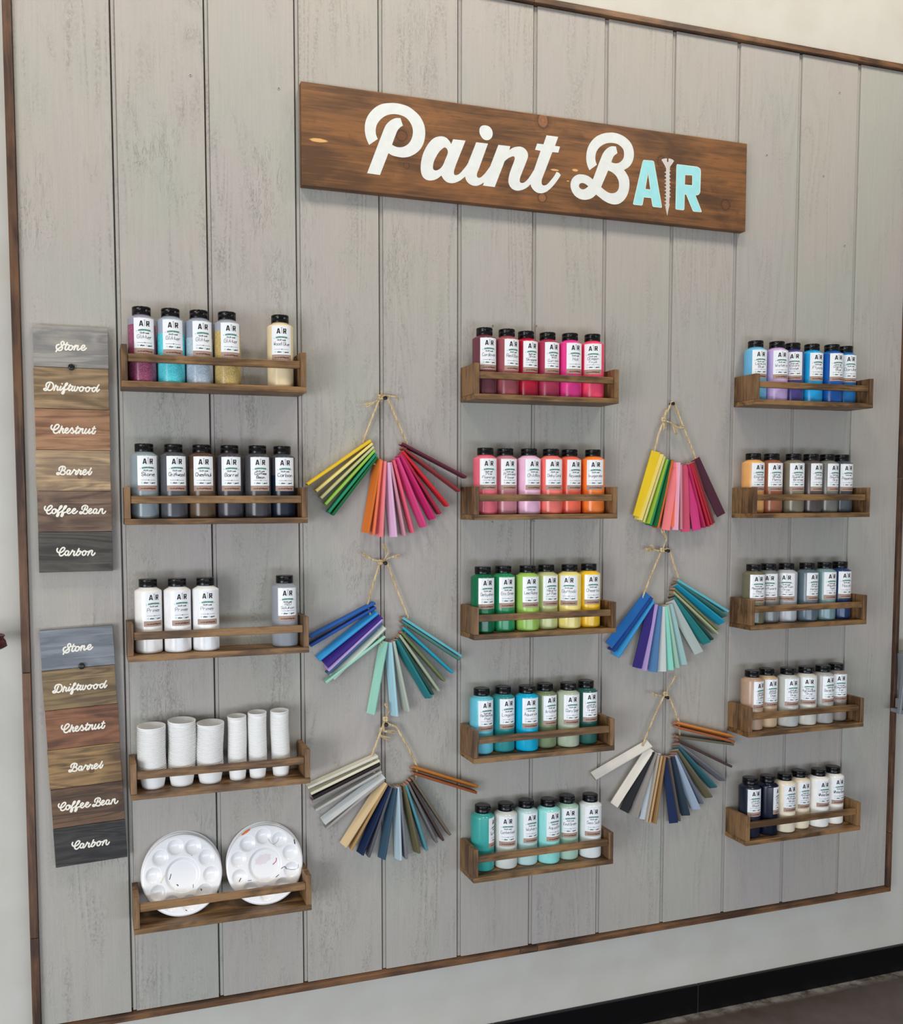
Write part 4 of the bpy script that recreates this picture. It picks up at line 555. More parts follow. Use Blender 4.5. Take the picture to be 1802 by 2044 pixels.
# colour, upper colour, level, label lines, description, kind
INFO = {
'A1': [('82385A', '9490A4', .112, ['Glitter'], 'magenta glitter bottle, leftmost on the top left shelf', 'glitter'), ('44BCCC', '98A4B4', .097, ['Glitter'], 'turquoise glitter bottle, second from the left on the top left shelf', 'glitter'), ('9AA8B8', '8E96A6', .092, ['Glitter'], 'silver glitter bottle between the turquoise and gold glitter bottles', 'glitter'), ('AC9458', '9A9EA8', .108, ['Glitter'], 'gold glitter bottle beside the gap on the top left shelf', 'glitter'), ('E6D3AC', None, 0, ['Wood Glue'], 'pale yellow wood glue bottle alone at the right end of the top left shelf', None)],
'A2': [('8E9AA2', None, 0, ['Stone'], 'light grey stain bottle with its label reading Stone', None), ('54565C', None, 0, ['Driftwood'], 'dark grey stain bottle with its label reading Driftwood', None), ('62503F', '5A4438', .10, ['Chestnut'], 'brown stain bottle with its label reading Chestnut', None), ('4C4A52', None, 0, ['Barrel'], 'dark grey stain bottle with its label reading Barrel', None), ('4A4A4E', None, 0, ['Coffee', 'Bean'], 'dark grey stain bottle with its label reading Coffee Bean', None), ('1E2838', '48484C', .088, ['Carbon'], 'blue black stain bottle with its label reading Carbon', None)],
'A3': [('F2F0EC', None, 0, ['Primer'], 'white primer bottle, leftmost of the three primer bottles', None), ('F2F1F2', None, 0, ['Primer'], 'white primer bottle, middle of the three primer bottles', None), ('F2F3F4', None, 0, ['Primer'], 'white primer bottle, rightmost of the three primer bottles', None), ('A8B0BA', None, 0, ['H2O', 'Solution'], 'cloudy clear bottle of water solution at the right end of the primer shelf', 'clear')],
'B1': [('6A3844', None, 0, ['Cordovan'], 'dark plum bottle, leftmost on the top middle shelf', None), ('9C5058', None, 0, ['Red Barn'], 'dusty brick red bottle, second from left on the top middle shelf', None), ('B41C3A', None, 0, ['Show', 'Stopper'], 'deep red bottle, third from left on the top middle shelf', None), ('A83856', None, 0, ['Wild', 'Currant'], 'dark rose bottle, fourth from left on the top middle shelf', None), ('E63E90', None, 0, ['Hot'], 'hot pink bottle, fifth from left on the top middle shelf', None), ('F04C70', None, 0, ['Dragon', 'Fruit'], 'bright coral pink bottle, rightmost on the top middle shelf', None)],
'B2': [('EA6E80', None, 0, ['Pink', 'Flamingo'], 'strong pink bottle, leftmost on the second middle shelf', None), ('C4828E', None, 0, ['Pressed', 'Flower'], 'dusty pink bottle, second from left on the second middle shelf', None), ('EFBEDC', None, 0, ['Childlike'], 'pale lilac pink bottle, third from left on the second middle shelf', None), ('F67C72', None, 0, ['Dishy Coral'], 'coral pink bottle, fourth from left on the second middle shelf', None), ('EE6C54', None, 0, ['Rejuvenate'], 'coral orange bottle, fifth from left on the second middle shelf', None), ('FC863A', None, 0, ['Invigorate'], 'bright orange bottle, rightmost on the second middle shelf', None)],
'B3': [('0E6C48', None, 0, ['Derbyshire'], 'dark green bottle, leftmost on the third middle shelf', None), ('26905E', None, 0, ['Eco Green'], 'emerald green bottle beside the dark green one on the third middle shelf', None), ('A2CC60', None, 0, ['Lime Rickey'], 'lime green bottle on the third middle shelf', None), ('C2C98E', None, 0, ['Hearts', 'of Palm'], 'pale sage yellow bottle between the lime and pale yellow bottles', None), ('F2E184', None, 0, ['Daffodil'], 'pale yellow bottle on the third middle shelf', None), ('F6C832', None, 0, ['Cheerful'], 'bright yellow bottle at the right end of the third middle shelf', None)],
'B4': [('68C2D8', None, 0, ['Reflecting', 'Pool'], 'light turquoise bottle, leftmost on the fourth middle shelf', None), ('2E8C92', None, 0, ['Lagoon'], 'dark teal bottle, second from left on the fourth middle shelf', None), ('0EB0DA', None, 0, ['Aquarium'], 'vivid cyan bottle on the fourth middle shelf', None), ('788A68', None, 0, ['Artichoke'], 'sage green bottle, fourth from left on the fourth middle shelf', None), ('B2BEA8', None, 0, ['Clary Sage'], 'pale grey green bottle on the fourth middle shelf', None), ('2A5E58', None, 0, ['Billiard', 'Green'], 'dark green teal bottle, rightmost on the fourth middle shelf', None)],
'B5': [('3EA49E', None, 0, ['Surf Green'], 'sea green bottle with its label turned away, leftmost on the bottom middle shelf', None), ('D2D8D2', None, 0, ['Contented'], 'off white bottle, second from left on the bottom middle shelf', None), ('B8D8D8', None, 0, ['Watery'], 'pale blue grey bottle, third from left on the bottom middle shelf', None), ('94DEDA', None, 0, ['Aqualife'], 'bright aqua bottle, fourth from left on the bottom middle shelf', None), ('A6C8B8', None, 0, ['Kind Green'], 'pale grey green bottle, fifth from left on the bottom middle shelf', None), ('E2E8E8', None, 0, ['Sea Salt'], 'white bottle, rightmost on the bottom middle shelf', None)],
'C1': [('6CB4DC', None, 0, ['Leisure', 'Blue'], 'light blue bottle, leftmost on the top right shelf', None), ('C6ACDC', None, 0, ['Wisteria'], 'lilac bottle, second from left on the top right shelf', None), ('4A4484', None, 0, ['Valiant', 'Violet'], 'deep violet bottle, third from left on the top right shelf', None), ('24A2E0', None, 0, ['Flyway'], 'bright sky blue bottle, fourth from left on the top right shelf', None), ('1858A6', None, 0, ['Dignity', 'Blue'], 'royal blue bottle, fifth from left on the top right shelf', None), ('1C70B0', None, 0, ['Danube'], 'medium blue bottle, rightmost on the top right shelf', None)],
'C2': [('EBAE6C', None, 0, ['Empress', 'Gold'], 'orange gold bottle, leftmost on the second right shelf', None), ('9C6248', None, 0, ['Wheat', 'Penny'], 'copper brown bottle, second from left on the second right shelf', None), ('827A68', None, 0, ['Superior', 'Bronze'], 'khaki grey bottle, third from left on the second right shelf', None), ('564C4C', None, 0, ['Sable'], 'dark brown grey bottle, fourth from left on the second right shelf', None), ('787872', None, 0, ['Gauntlet', 'Gray'], 'mid grey bottle, fifth from left on the second right shelf', None), ('4C545C', None, 0, ['Peppercorn'], 'dark slate grey bottle, rightmost on the second right shelf', None)],
'C3': [('706E58', None, 0, ['Messenger', 'Bag'], 'olive grey bottle, leftmost on the third right shelf', None), ('808486', None, 0, ['Software'], 'grey bottle, second from left on the third right shelf', None), ('B6B9BE', None, 0, ['Uncertain', 'Gray'], 'pale grey bottle, third from left on the third right shelf', None), ('5C6C78', None, 0, ['Grays', 'Harbor'], 'blue grey bottle, fourth from left on the third right shelf', None), ('7E9CA0', None, 0, ['Aquatic', 'Teal'], 'muted teal bottle, fifth from left on the third right shelf', None), ('263C68', None, 0, ['Naval'], 'navy blue bottle, rightmost on the third right shelf', None)],
'C4': [('BC9E88', None, 0, ['Double', 'Latte'], 'tan pink bottle, leftmost on the fourth right shelf', None), ('CAB090', None, 0, ['Bitter', 'Stem'], 'sandy beige bottle, second from left on the fourth right shelf', None), ('C2C4C0', None, 0, ['Mindful', 'Gray'], 'light grey bottle, third from left on the fourth right shelf', None), ('D6D4CA', None, 0, ['Agreeable', 'Gray'], 'cream grey bottle, fourth from left on the fourth right shelf', None), ('ACABA8', None, 0, ['Dorian Gray'], 'mid grey bottle, fifth from left on the fourth right shelf', None), ('908680', None, 0, ['Elephant', 'Ear'], 'brown grey bottle, rightmost on the fourth right shelf', None)],
'C5': [('1C2434', None, 0, ['Tricorn', 'Black'], 'blue black bottle, leftmost on the bottom right shelf', None), ('0E162A', None, 0, ['Tricorn', 'Black'], 'dark navy black bottle, second from left on the bottom right shelf, label turned away', None), ('F0E4CC', None, 0, ['Antique', 'White'], 'cream bottle just right of the two dark bottles on the bottom right shelf', None), ('EEE2C8', None, 0, ['Antique', 'White'], 'cream bottle, fourth from left on the bottom right shelf', None), ('F4F4F0', None, 0, ['White Dove'], 'white bottle, fifth from left on the bottom right shelf', None), ('F4F2EC', None, 0, ['White Dove'], 'white bottle, rightmost on the bottom right shelf', None)],
}
def clear_mat():
    t = NT('cloudy_plastic')
    return t.done(srgb('C6CCD6'), .35, Transmission_Weight=.55, IOR=1.2)
def make_bottle(k, i):
    X, Y, th = BOT[k][i]; lo, up, lev, lines, desc, kind = INFO[k][i]
    z = SHELF[k][2]+FT+.0003
    root = empty('paint_bottle' if k != 'A1' or i == 4 else 'glitter_bottle', (X, Y, z), (0, 0, th))
    tag(root, desc, 'bottle', 'bottles on the %s %s shelf' % (COLN[k[0]], ROWN[int(k[1])-1]))
    mat = clear_mat() if kind == 'clear' else paint_mat('paint_%s_%d' % (k, i), lo, up, lev, kind)
    link(D.objects.new('bottle_body', body_mesh(mat)), root)
    link(D.objects.new('cap', ME_CAP), root)
    lb = link(D.objects.new('label', ME_LABEL), root)
    link(D.objects.new('printed_lettering', ME_PRINT), lb)
    link(D.objects.new('kraft_band', ME_KRAFT), lb)
    link(D.objects.new('web_address', ME_WEB), lb)
    bold = k == 'A2' or (k == 'C5' and i > 3)
    link(D.objects.new('handwriting', hand_mesh(lines, M_PENB if bold else M_PEN, .00095 if bold else .0007)), lb)
for k in INFO:
    for i in range(len(INFO[k])): make_bottle(k, i)
MB.fixn = True

# ------------------------------------------------------------------ sign
sx0, sx1, sz0, sz1, sy = .3785, 1.4882, 1.7232, 1.9333, -.020
sign = empty('wooden_sign', (0, 0, 0))
tag(sign, 'long brown stained wooden sign reading Paint Bar in white script', 'sign')
MB().box(sx0, sx1, sy, -.0006, sz0, sz1).build('board', M_SIGN, sign, bevel=.0015)
MB.fixn = False
FLT = lambda y: (lambda u, v: Vector((u, y, v)))
def flat_letter(nm, names, mat, y, n=6):
    m = MB()
    for j, q in enumerate(names):
        poly_fill(m, [cat_rom(p, n, True) for p in LET[q]], FLT(y-j*.00002), 0)
    return m.build(nm, mat, sign)
flat_letter('script_letter_p', ['P'], M_WHITE, sy-.0003)
flat_letter('script_letters_aint', ['a', 'i', 'dot', 'n', 't'], M_WHITE, sy-.0003)
flat_letter('script_letter_b', ['B'], M_WHITE, sy-.0003)
def edged(nm, q):
    o = flat_letter(nm, [q], M_AQUA, sy-.0004, 2)
    m = MB()
    for p in LET[q]: ribbon(m, [a[:2] for a in p]+[p[0][:2]], .0014, FLT(sy-.00045), 0)
    m.build('letter_edge', M_AQUAE, o)
edged('block_letter_a', 'A'); edged('block_letter_r', 'R')
flat_letter('screw_emblem', ['screw'], M_GREYP, sy-.0003, 2)
for c in sign.children: c.name = {'script_letter_p': 'letter', 'script_letters_aint': 'lettering', 'script_letter_b': 'letter'}.get(c.name, c.name)
MB.fixn = True

# ------------------------------------------------------------------ stain sample boards
STN = [('Stone', '9A9690', '7C7A78'), ('Driftwood', '9A8060', '6E5A40'), ('Chestnut', 'A67C5C', '75523A'), ('Barrel', 'BCA07A', '86705A'), ('Coffee Bean', '7E6654', '574438'), ('Carbon', '545048', '34322E')]
STN2 = [('Stone', '828890', '666C74'), ('Driftwood', '8A7452', '62503A'), ('Chestnut', '8C5E42', '5A3A28'), ('Barrel', '98794F', '5E4A34'), ('Coffee Bean', '6E523C', '463428'), ('Carbon', '3C3A38', '242322')]
def stain_board(cx, cz, rot, data, label, s=1., off=.0):
    root = empty('stain_sample_board', (cx, 0, cz), (0, rot, 0)); tag(root, label, 'sample board', 'stain sample boards at the left')
    W = .139; hh = .0802
    for j, (nm, a, b) in enumerate(data):
        zt = .2406-j*hh
        kn = [(.012, -.012, .0034, 1.2, 'knot')] if nm == 'Barrel' else None
        mt = wood('stain_%s_%s' % (nm, a), a, b, 'X', 1., .8, .6, .6, kn, .4, .6)
        pl = MB().box(-W/2, W/2, -.015, .0001, -hh/2+.0004, hh/2-.0004).build('plank', mt, root, bevel=.0005)
        pl.location = ((.0006, -.0003, .0005, -.0006, .0003, 0)[j], 0, zt-hh/2)
        pl['label'] = 'plank stained %s reading %s' % ({'Stone': 'pale grey', 'Driftwood': 'grey brown', 'Chestnut': 'red brown', 'Barrel': 'golden brown', 'Coffee Bean': 'dark brown', 'Carbon': 'charcoal'}[nm], nm)
        MB.fixn = False; m = MB(); lf = 0.
        for jj, st in enumerate(WORDS[nm]):
            p = cat_rom([(a_, b_-(zt-hh/2)) for a_, b_ in st], 5) if len(st) > 2 else [(a_, b_-(zt-hh/2)) for a_, b_ in st]
            ribbon(m, p, .0029, FLT(-.01515-lf), 0, lift=.0000015); lf += .0000015*(len(p)+3)
        m.build('script_lettering', M_CREAM, pl); MB.fixn = True
    return root
stain_board(-.0855, 1.1687, 0, STN, 'upper stain sample board of six stained planks, hanging straight on its peg')
stain_board(-.0799, .5757, -math.radians(2.3), STN2, 'lower stain sample board of six stained planks, hanging tilted on its peg')
def peg(x, z, y1, r, name, label, cat, grp):
    M = Matrix.Translation((x, 0, z)) @ Matrix.Rotation(PI/2, 4, 'X')
    root = MB().lathe([(r*.62, .0005), (r*.62, y1-.004), (r, y1-.0035), (r, y1-.0006), (r*.8, y1), (r*.3, y1+.0004)], 20, M=M).build(name, M_PEG)
    tag(root, label, cat, grp); return root
peg(-.0851, 1.3300, .021, .0062, 'peg', 'black peg through the upper stain sample board', 'peg', 'black pegs in the boarding')
peg(-.0804, .7400, .021, .0062, 'peg', 'black peg through the lower stain sample board', 'peg', 'black pegs in the boarding')

# ------------------------------------------------------------------ swatch bundles on twine
BNAME = {1: 'top bundle left of the middle shelves', 2: 'second bundle left of the middle shelves', 3: 'lowest bundle left of the middle shelves', 4: 'top bundle left of the right shelves', 5: 'second bundle left of the right shelves', 6: 'lowest bundle left of the right shelves'}
TS, WS = .0056, .0220
def stick_mat(h):
    t = NT('swatch_paint_'+h); c = srgb(h)
    f = t.noise(t.coord((70, 70, 9)), 1, 4, .6)
    return t.done(t.mix(t.ramp(f, .3, .7), tuple(x*.88 for x in c[:3])+(1,), c), 0.6, t.bump(f, .12, .001), Specular_IOR_Level=.3)
SM = {}
def frame(ax, az, bx, bz, rho):
    u = Vector((ax-bx, 0, az-bz)).normalized()      # up along the stick
    n = Vector((u.z, 0, -u.x)); v = Vector((0, 1, 0))
    c, s = math.cos(rho), math.sin(rho)
    n2 = n*c+v*s; v2 = v*c-n*s
    return Matrix((tuple(n2)+(0,), tuple(v2)+(0,), tuple(u)+(0,), (0, 0, 0, 1))).transposed()
for b, info in BUN.items():
    b = int(b); n = len(info['s']); holes = []
    for j, (hx, nm, ax, az, bx_, bz_, rho) in enumerate(info['s']):
        yc = -.0150-.0006*(j % 2)
        L = math.hypot(ax-bx_, az-bz_)
        m = MB(); h = TS/2; w = WS/2
        # moulding section: one long side carries a small step
        sec = [(-h, -w+.0012), (-h+.0012, -w), (h-.0012, -w), (h, -w+.0012), (h, w-.006), (h-.0018, w-.0045), (h-.0018, w), (-h, w)]
        k = len(sec)
        vs = [(x, y, 0) for x, y in sec]+[(x, y, -L) for x, y in sec]
        m.add(vs, [(i, (i+1) % k, k+(i+1) % k, k+i) for i in range(k)], 0)
        m.add(vs[:k], [tuple(range(k))], 1); m.add(vs[k:], [tuple(reversed(range(k)))], 0 if int(b) in (1, 4) else 1)
        if hx not in SM: SM[hx] = stick_mat(hx)
        o = m.build('swatch_stick', [SM[hx], M_RAW], bevel=0)
        o.matrix_world = Matrix.Translation((ax, yc, az)) @ frame(ax, az, bx_, bz_, rho)
        side = 'left' if j < n*.4 else ('right' if j > n*.6 else 'centre')
        tag(o, '%s painted wood swatch stick in the %s' % (nm, BNAME[b]), 'swatch stick', 'painted sticks in the '+BNAME[b])
        d = Vector((bx_-ax, 0, bz_-az)).normalized()*.014
        holes.append(Vector((ax+d.x, yc+.002, az+d.z)))
    # peg, twine loop, knot and frayed ends
    nx, nz = info['nail']
    peg(nx, nz, .016, .0042, 'peg', 'black peg holding the twine of the %s' % BNAME[b], 'peg', 'black pegs in the boarding')
    tw = empty('twine_loop', (nx, -.008, nz)); tag(tw, 'jute twine tied in a knot, threading the %s' % BNAME[b], 'twine', 'jute twine loops')
    O = Vector((nx, -.008, nz))
    kx, kz = info['knot']; K = Vector((kx, -.013, kz))
    path = [Vector((nx+.001, -.009, nz+.0052)), K]+[Vector((x, -.0145, z)) for x, z in info['l']][1:]+holes+[Vector((x, -.0145, z)) for x, z in info['r']][::-1][:-1]+[Vector((nx+.0045, -.011, nz+.002)), Vector((nx+.001, -.009, nz+.0052))]
    # resample
    Q = []
    for i in range(len(path)-1):
        a, c_ = path[i], path[i+1]; s_ = max(1, int((c_-a).length/.0012))
        for q in range(s_): Q.append(a+(c_-a)*(q/s_))
    Q.append(path[-1])
    for _ in range(3): Q = [Q[0]]+[(Q[i-1]+Q[i]*2+Q[i+1])/4 for i in range(1, len(Q)-1)]+[Q[-1]]
    m = MB()
    for ph in (0, PI):
        pp = []
        for i, q in enumerate(Q):
            t_ = (Q[min(i+1, len(Q)-1)]-Q[max(i-1, 0)]).normalized(); a_ = t_.cross(Vector((0, -1, .02))).normalized(); b_ = t_.cross(a_)
            w_ = i*.0012/.0075*2*PI+ph
            pp.append(q-O+a_*.00105*math.cos(w_)+b_*.00105*math.sin(w_))
        m.tube(pp, .00165, 6)
    m.build('cord', M_TWINE, tw)
    m = MB(); rk = random.Random(b)
    for ph in range(3):
        pp = [K-O+Vector((.0042*math.cos(a_+ph*2)*(1 if ph != 1 else .7), -.002*math.sin(2*a_+ph)-.001, .0038*math.sin(a_+ph*1.3))) for a_ in [2*PI*q/24 for q in range(25)]]
        m.tube(pp, .0024, 6)
    m.build('knot', M_TWINE, tw)
    for fr in info['fr']:
        P3 = [Vector((x, -.013-.003*i, z))-O for i, (x, z) in enumerate(fr)]
        m = MB(); L = (P3[-1]-P3[0]).length
        for q in range(9):
            e = Vector((rk.uniform(-1, 1), rk.uniform(-.6, .3), rk.uniform(-1, 1)))*.0058
            pts = []
            for i in range(13):
                t_ = i/12*(len(P3)-1); a_ = min(int(t_), len(P3)-2); f_ = t_-a_
                pts.append(P3[a_]*(1-f_)+P3[a_+1]*f_+e*(max(0, i/12-.25)**1.4)+Vector((math.cos(q*.7), -.5, math.sin(q*.7)))*.0008)
            m.tube(pts, .00085, 5)
        m.build('frayed_end', M_TWINE, tw)

# ------------------------------------------------------------------ cups
def cup_mesh(rt, rb, h):
    pr = [(0.0005, .0006), (rb*.8, .0004), (rb*.96, 0), (rb, .001)]
    for q in range(1, 7): pr.append((rb+(rt*.955-rb)*q/6*.985, .001+(h-.0035)*q/6))
    pr += [(rt*.972, h-.0022), (rt, h-.0017), (rt, h-.0004), (rt*.975, h), (rt*.955, h-.0006)]
    for q in range(5, -1, -1): pr.append((rb+(rt*.94-rb)*q/6-.0006, .0016+(h-.0035)*q/6))
    pr.append((.0005, .0014))
    return MB().lathe(pr, 40, cap0=False, cap1=False).mesh('portion_cup', M_CUP)
CW = cup_mesh(.0283, .0222, .031); CN = cup_mesh(.0197, .0163, .030)
zf = SHELF['A4'][2]+FT+.0003
stacks = [(.0520, CW, .1265, .0031, 'leftmost wide stack'), (.1095, CW, .1325, .0031, 'middle wide stack'), (.1675, CW, .1235, .0031, 'right wide stack'), (.2245, CN, .1335, .0028, 'first narrow stack'), (.2665, CN, .1392, .0028, 'middle narrow stack'), (.3160, CN, .1388, .0028, 'rightmost narrow stack')]
for si, (cx, me, ht, pitch, nm) in enumerate(stacks):
    hc = .031 if me is CW else .030
    n = int(round((ht-hc)/pitch))+1; rr = random.Random(si+4)
    a1, a2, ph = rr.uniform(.0006, .0016), rr.uniform(-.0015, .0015), rr.uniform(0, 6)
    yc = -.0365
    for q in range(n):
        t = q/(n-1)
        ox = a1*math.sin(t*5+ph)-a1*math.sin(ph)+a2*t+rr.uniform(-.00015, .00015); oy = .0006*t+.0008*math.sin(t*4+ph)-.0008*math.sin(ph)
        o = link(D.objects.new('portion_cup', me)); o.location = (cx+ox, yc+oy, zf+q*pitch)
        sz = 'wide' if me is CW else 'narrow'
        if q == n-1: lb = 'open translucent %s cup on top of the %s' % (sz, nm)
        elif q == 0: lb = 'translucent %s cup at the bottom of the %s, standing on the shelf' % (sz, nm)
        else: lb = 'translucent %s cup nested inside the %s, between its top and bottom cups' % (sz, nm)
        tag(o, lb, 'cup', 'nested cups inside the '+nm)
        if q == n-1: o.rotation_euler = (.05, .02*rr.uniform(-1, 1), 0)

# ------------------------------------------------------------------ palettes
def palette_mesh():
    R = .0822; nr, na = 56, 150; th = .0016
    ws = [(.0585*math.cos(PI*2*k/10+.28), .0585*math.sin(PI*2*k/10+.28)) for k in range(10)]
    def hz(x, y):
        r = math.hypot(x, y); z = 0
        e = (r-.0290)/.0075
        z -= .0056*(1-max(0, min(1, e))**2*(3-2*max(0, min(1, e))))
        for a, b in ws:
            d = math.hypot(x-a, y-b)
            if d < .0158: z -= .0060*(1-(d/.0158)**2)**.7
        if r > .078: z -= .0022*((r-.078)/.0042)**2
        return z
    vs = []; fs = []
    for side in (0, 1):
        for i in range(nr+1):
            r = R*i/nr
            for k in range(na):
                a = 2*PI*k/na; x, y = r*math.cos(a), r*math.sin(a)
                vs.append((x, y, hz(x, y)-(th if side else 0)))
    N = (nr+1)*na
    for i in range(nr):
        for k in range(na):
            k2 = (k+1) % na
            fs.append((i*na+k, (i+1)*na+k, (i+1)*na+k2, i*na+k2)); fs.append((N+i*na+k, N+i*na+k2, N+(i+1)*na+k2, N+(i+1)*na+k))
    for k in range(na): fs.append((nr*na+k, N+nr*na+k, N+nr*na+(k+1) % na, nr*na+(k+1) % na))
    m = MB(); m.add(vs, fs, 0, True); me = m.mesh('palette', M_PALETTE)
    return me, hz
MEP, HZ = palette_mesh()
zp = SHELF['A5'][2]+FT
tilt = math.radians(14)
def palette(x, back, label, rz=0., smears=(), dx=0):
    # disc leaning back against the boarding: its local z faces the room
    base = Vector((x+dx, -.052+back*.0050, zp+.0006+back*.0022))
    M = Matrix.Translation(base) @ Matrix.Rotation(-tilt, 4, 'X') @ Matrix.Translation((0, 0, .0822)) @ Matrix.Rotation(PI/2, 4, 'X') @ Matrix.Rotation(rz, 4, 'Z')
    o = link(D.objects.new('paint_palette', MEP)); o.matrix_world = M
    tag(o, label, 'palette', 'round paint palettes on the bottom left shelf')
    for (nm, col, pts, w) in smears:
        m = MB(); MB.fixn = False
        ir = Matrix.Rotation(-rz, 2)
        q = [tuple(ir @ Vector(p)) for p in pts]
        q = cat_rom(q, 5) if len(q) > 2 else q
        if w > .004:
            xs_ = [p[0] for p in q]; ys_ = [p[1] for p in q]
            ax_, ay_ = (max(xs_)+min(xs_))/2, (max(ys_)+min(ys_))/2; an = math.atan2(q[-1][1]-q[0][1], q[-1][0]-q[0][0])
            la = max(math.hypot(q[-1][0]-q[0][0], q[-1][1]-q[0][1])/2, w/2); rs = random.Random(5); ng = 28
            wb_ = [1+.22*math.sin(3*t_+1)*math.sin(5*t_+2) for t_ in [2*PI*z/ng for z in range(ng)]]
            vv = []; ff = []
            for i_ in range(9):
                for k_ in range(ng):
                    t_ = 2*PI*k_/ng; rr_ = i_/8*wb_[k_]
                    X_ = la*rr_*math.cos(t_); Y_ = w/2*rr_*math.sin(t_)
                    u_ = ax_+X_*math.cos(an)-Y_*math.sin(an); v_ = ay_+X_*math.sin(an)+Y_*math.cos(an)
                    vv.append((u_, v_, HZ(u_, v_)+.00025))
            for i_ in range(8):
                for k_ in range(ng): ff.append((i_*ng+k_, (i_+1)*ng+k_, (i_+1)*ng+(k_+1) % ng, i_*ng+(k_+1) % ng))
            m.add(vv, ff, 0, True)
        else: ribbon(m, q, w, lambda u, v: Vector((u, v, HZ(u, v)+.0004)), 0, .0006)
        m.build('paint_smear', plain('smear_'+nm, col, .4), o); MB.fixn = True
S1 = [('blk1', '20202C', [(-.026, -.006), (-.0225, .004)], .0014), ('blk2', '20202C', [(-.012, -.018), (-.009, -.021), (-.010, -.019)], .0014), ('blk3', '20202C', [(.021, -.028), (.0215, -.022)], .0009), ('blk4', '1C2440', [(.038, -.036), (.037, -.033)], .002), ('blk5', '1C2440', [(.038, -.056), (.039, -.058)], .0016), ('yel1', 'E6D8A8', [(-.044, -.010), (-.036, .004)], .0016), ('blk6', '20202C', [(.020, .037), (.0205, .037)], .0012), ('blk7', '20202C', [(.004, -.070), (.006, -.071)], .0014)]
S2 = [('ora1', 'E8855C', [(-.046, .066), (-.034, .073), (-.028, .077)], .005), ('red1', 'C82850', [(.018, -.002), (.025, .004), (.026, .010)], .0016), ('blk8', '20202C', [(.022, -.028), (.028, -.024)], .0013), ('blk9', '28283A', [(.034, -.012), (.042, -.009), (.046, -.014)], .0012), ('blk10', '28283A', [(.045, -.014), (.060, -.018), (.070, -.016), (.072, -.008)], .0006), ('blk11', '1C3050', [(.066, .044), (.067, .036)], .0024), ('blk12', '38302C', [(-.056, -.028), (-.052, -.022)], .0016), ('pnk1', 'E8DCE2', [(-.018, .004), (.0, .016), (.012, .018)], .020), ('grn1', '8C9080', [(.010, .052), (.014, .044), (.022, .040), (.030, .044), (.034, .052)], .0006), ('blk13', '38302C', [(-.038, -.028), (-.031, -.028)], .001)]
palette(.1075, 0, 'white round palette with dry paint specks, front one of the left pair', .25, S1)
palette(.1075, 1, 'white round palette mostly hidden behind the front left palette', .9, (), -.0015)
palette(.1075, 2, 'white round palette resting against the boarding, rearmost of the left stack', 1.5, (), .0005)
palette(.2805, 2, 'white round palette resting against the boarding, rearmost of the right stack', 1.1, (), .0005)
palette(.2805, 0, 'white round palette with an orange smear on its rim, front one of the right pair', 0.05, S2)
palette(.2805, 1, 'white round palette mostly hidden behind the palette with the orange smear', .7, (), .0015)

# ------------------------------------------------------------------ screws in the boarding
for (x, z, lb) in [(.156, 1.923, 'small painted screw head near the top of the third plank from the left'), (.336, 1.921, 'small painted screw head just left of and level with the sign top'), (1.563, 1.921, 'small painted screw head right of the sign'),
        (.8215, 1.463, 'small painted screw head above the leftmost top middle bottle'), (.931, 1.469, 'small painted screw head above the centre of the top middle shelf'), (.822, 1.018, 'small painted screw head below the left part of the second middle shelf'), (.928, 1.019, 'small painted screw head below the centre of the second middle shelf'),
        (1.783, 2.1, 'small nail head near the top right corner of the boarding'), (1.739, 1.889, 'small nail head high on the boarding, upper right'), (1.812, 1.721, 'small nail head on the rightmost planks')]:
    M = Matrix.Translation((x, 0, z)) @ Matrix.Rotation(PI/2, 4, 'X')
    o = MB().lathe([(.0030, -.0006), (.0030, .0008), (.0026, .0011), (.0012, .0011), (.0011, .0005), (.0002, .0005)], 20, M=M, cap1=True).build('screw_head', M_SHIP)
    m = MB().lathe([(.0010, .0006), (.0010, .0013), (.0001, .0013)], 12, M=M).build('screw_recess', M_PEG, o)
    tag(o, lb, 'screw', 'screw heads in the boarding')

# ------------------------------------------------------------------ things cut by the frame edges
# grey wall bracket at the right edge
br = empty('wall_bracket', (2.06, YW, .5)); tag(br, 'grey metal frame with sloping sides hanging beside the right upright', 'bracket')
def bar(x0, z0, x1, z1, w, y0, y1, name, mat=None):
    d = Vector((x1-x0, 0, z1-z0)); L = d.length; a = math.atan2(d.x, d.z)
    M = Matrix.Translation((x0-2.06, 0, z0-.5)) @ Matrix.Rotation(a, 4, 'Y')
    return MB().box(-w/2, w/2, y0-YW, y1-YW, 0, L, M=M).build(name, mat or M_STEEL, br, bevel=.001)
bar(1.990, .494, 2.007, .655, .0075, -.055, -.045, 'side_rail'); bar(2.115, .494, 2.092, .655, .0075, -.055, -.045, 'side_rail')
bar(2.008, .657, 2.095, .657, .022, -.055, -.042, 'top_bar'); bar(1.9915, .499, 2.117, .499, .009, -.062, -.020, 'foot_plate')
MB().box(-.055, .055, -.070, -.042, .005, .030).build('cross_plate', M_STEEL, br, bevel=.001)
bar(2.030, .528, 2.023, .650, .006, -.045, -.010, 'inner_leg'); bar(2.085, .528, 2.092, .650, .006, -.045, -.010, 'inner_leg')
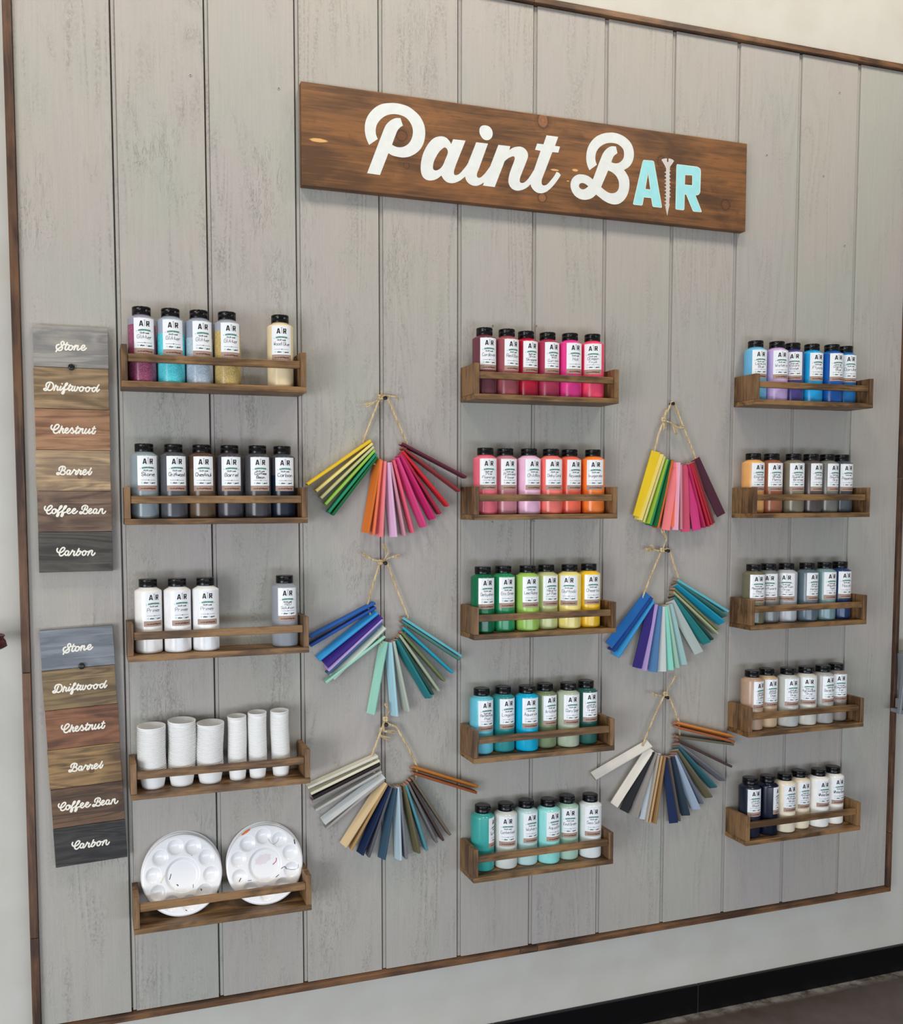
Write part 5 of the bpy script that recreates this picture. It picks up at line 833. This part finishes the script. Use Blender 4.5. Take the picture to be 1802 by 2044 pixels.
MB().box(-.03, .03, -.050, -.0005, .120, .150).build('wall_plate', M_STEEL, br, bevel=.001)
# dark red dish on the wall at the left edge
M_DRED = NT('dark_red_glaze').done(srgb('4A1418'), .25)
M_DIN = NT('dark_inside').done(srgb('3A3A34'), .4)
ds = empty('wall_candle_cup', (-.250, YW, .7865)); tag(ds, 'dark red flared cup mounted on the wall at the left edge', 'cup holder')
MB().lathe([(.010, 0), (.028, .001), (.036, .006), (.0335, .016), (.0295, .022), (.0325, .026), (.0315, .0275), (.027, .022), (.022, .008), (.001, .006)], 36, c=(0, -.070, 0), cap0=True, cap1=False).build('cup', M_DRED, ds)
MB().box(-.006, .006, -.045, -.0005, .004, .014).build('arm', M_DIN, ds)

# ------------------------------------------------------------------ light
def area(name, loc, target, sx, sy, power, col, spread=180):
    l = D.lights.new(name, 'AREA'); l.shape = 'RECTANGLE'; l.size = sx; l.size_y = sy; l.energy = power; l.color = col; l.spread = math.radians(spread)
    o = D.objects.new(name, l); link(o); o.location = loc
    d = Vector(target)-Vector(loc); o.rotation_euler = d.to_track_quat('-Z', 'Y').to_euler(); return o
area('window_and_fill_light', (-2.7, -2.9, .25), (.7, 0, .55), 2.2, 1.9, 92, (.91, .955, 1.0))
area('window_and_fill_light', (-1.9, -2.2, .6), (.5, 0, .9), .16, 2.2, 14, (.93, .96, 1.0))
area('window_and_fill_light', (.9, -3.4, -.02), (.9, 0, .05), 3.6, .42, 42, (.74, .85, 1.0))  # added low fill lamp for cool floor bounce, brightens the lower wall
for x in (-.5, .7, 1.9): area('ceiling_light', (x, -.85, 3.0), (x, -.1, 1.7), .35, .35, 12, (1.0, .91, .77))
WCOL = (.88, .85, .79, 1); WSTR = .38; EXPO = 0.0

w = D.worlds.new('world'); sc.world = w; w.use_nodes = True
w.node_tree.nodes['Background'].inputs[0].default_value = WCOL
w.node_tree.nodes['Background'].inputs[1].default_value = WSTR
sc.view_settings.view_transform = 'Standard'; sc.view_settings.look = 'None'; sc.view_settings.gamma = 1
sc.view_settings.use_curve_mapping = False; sc.view_settings.exposure = EXPO
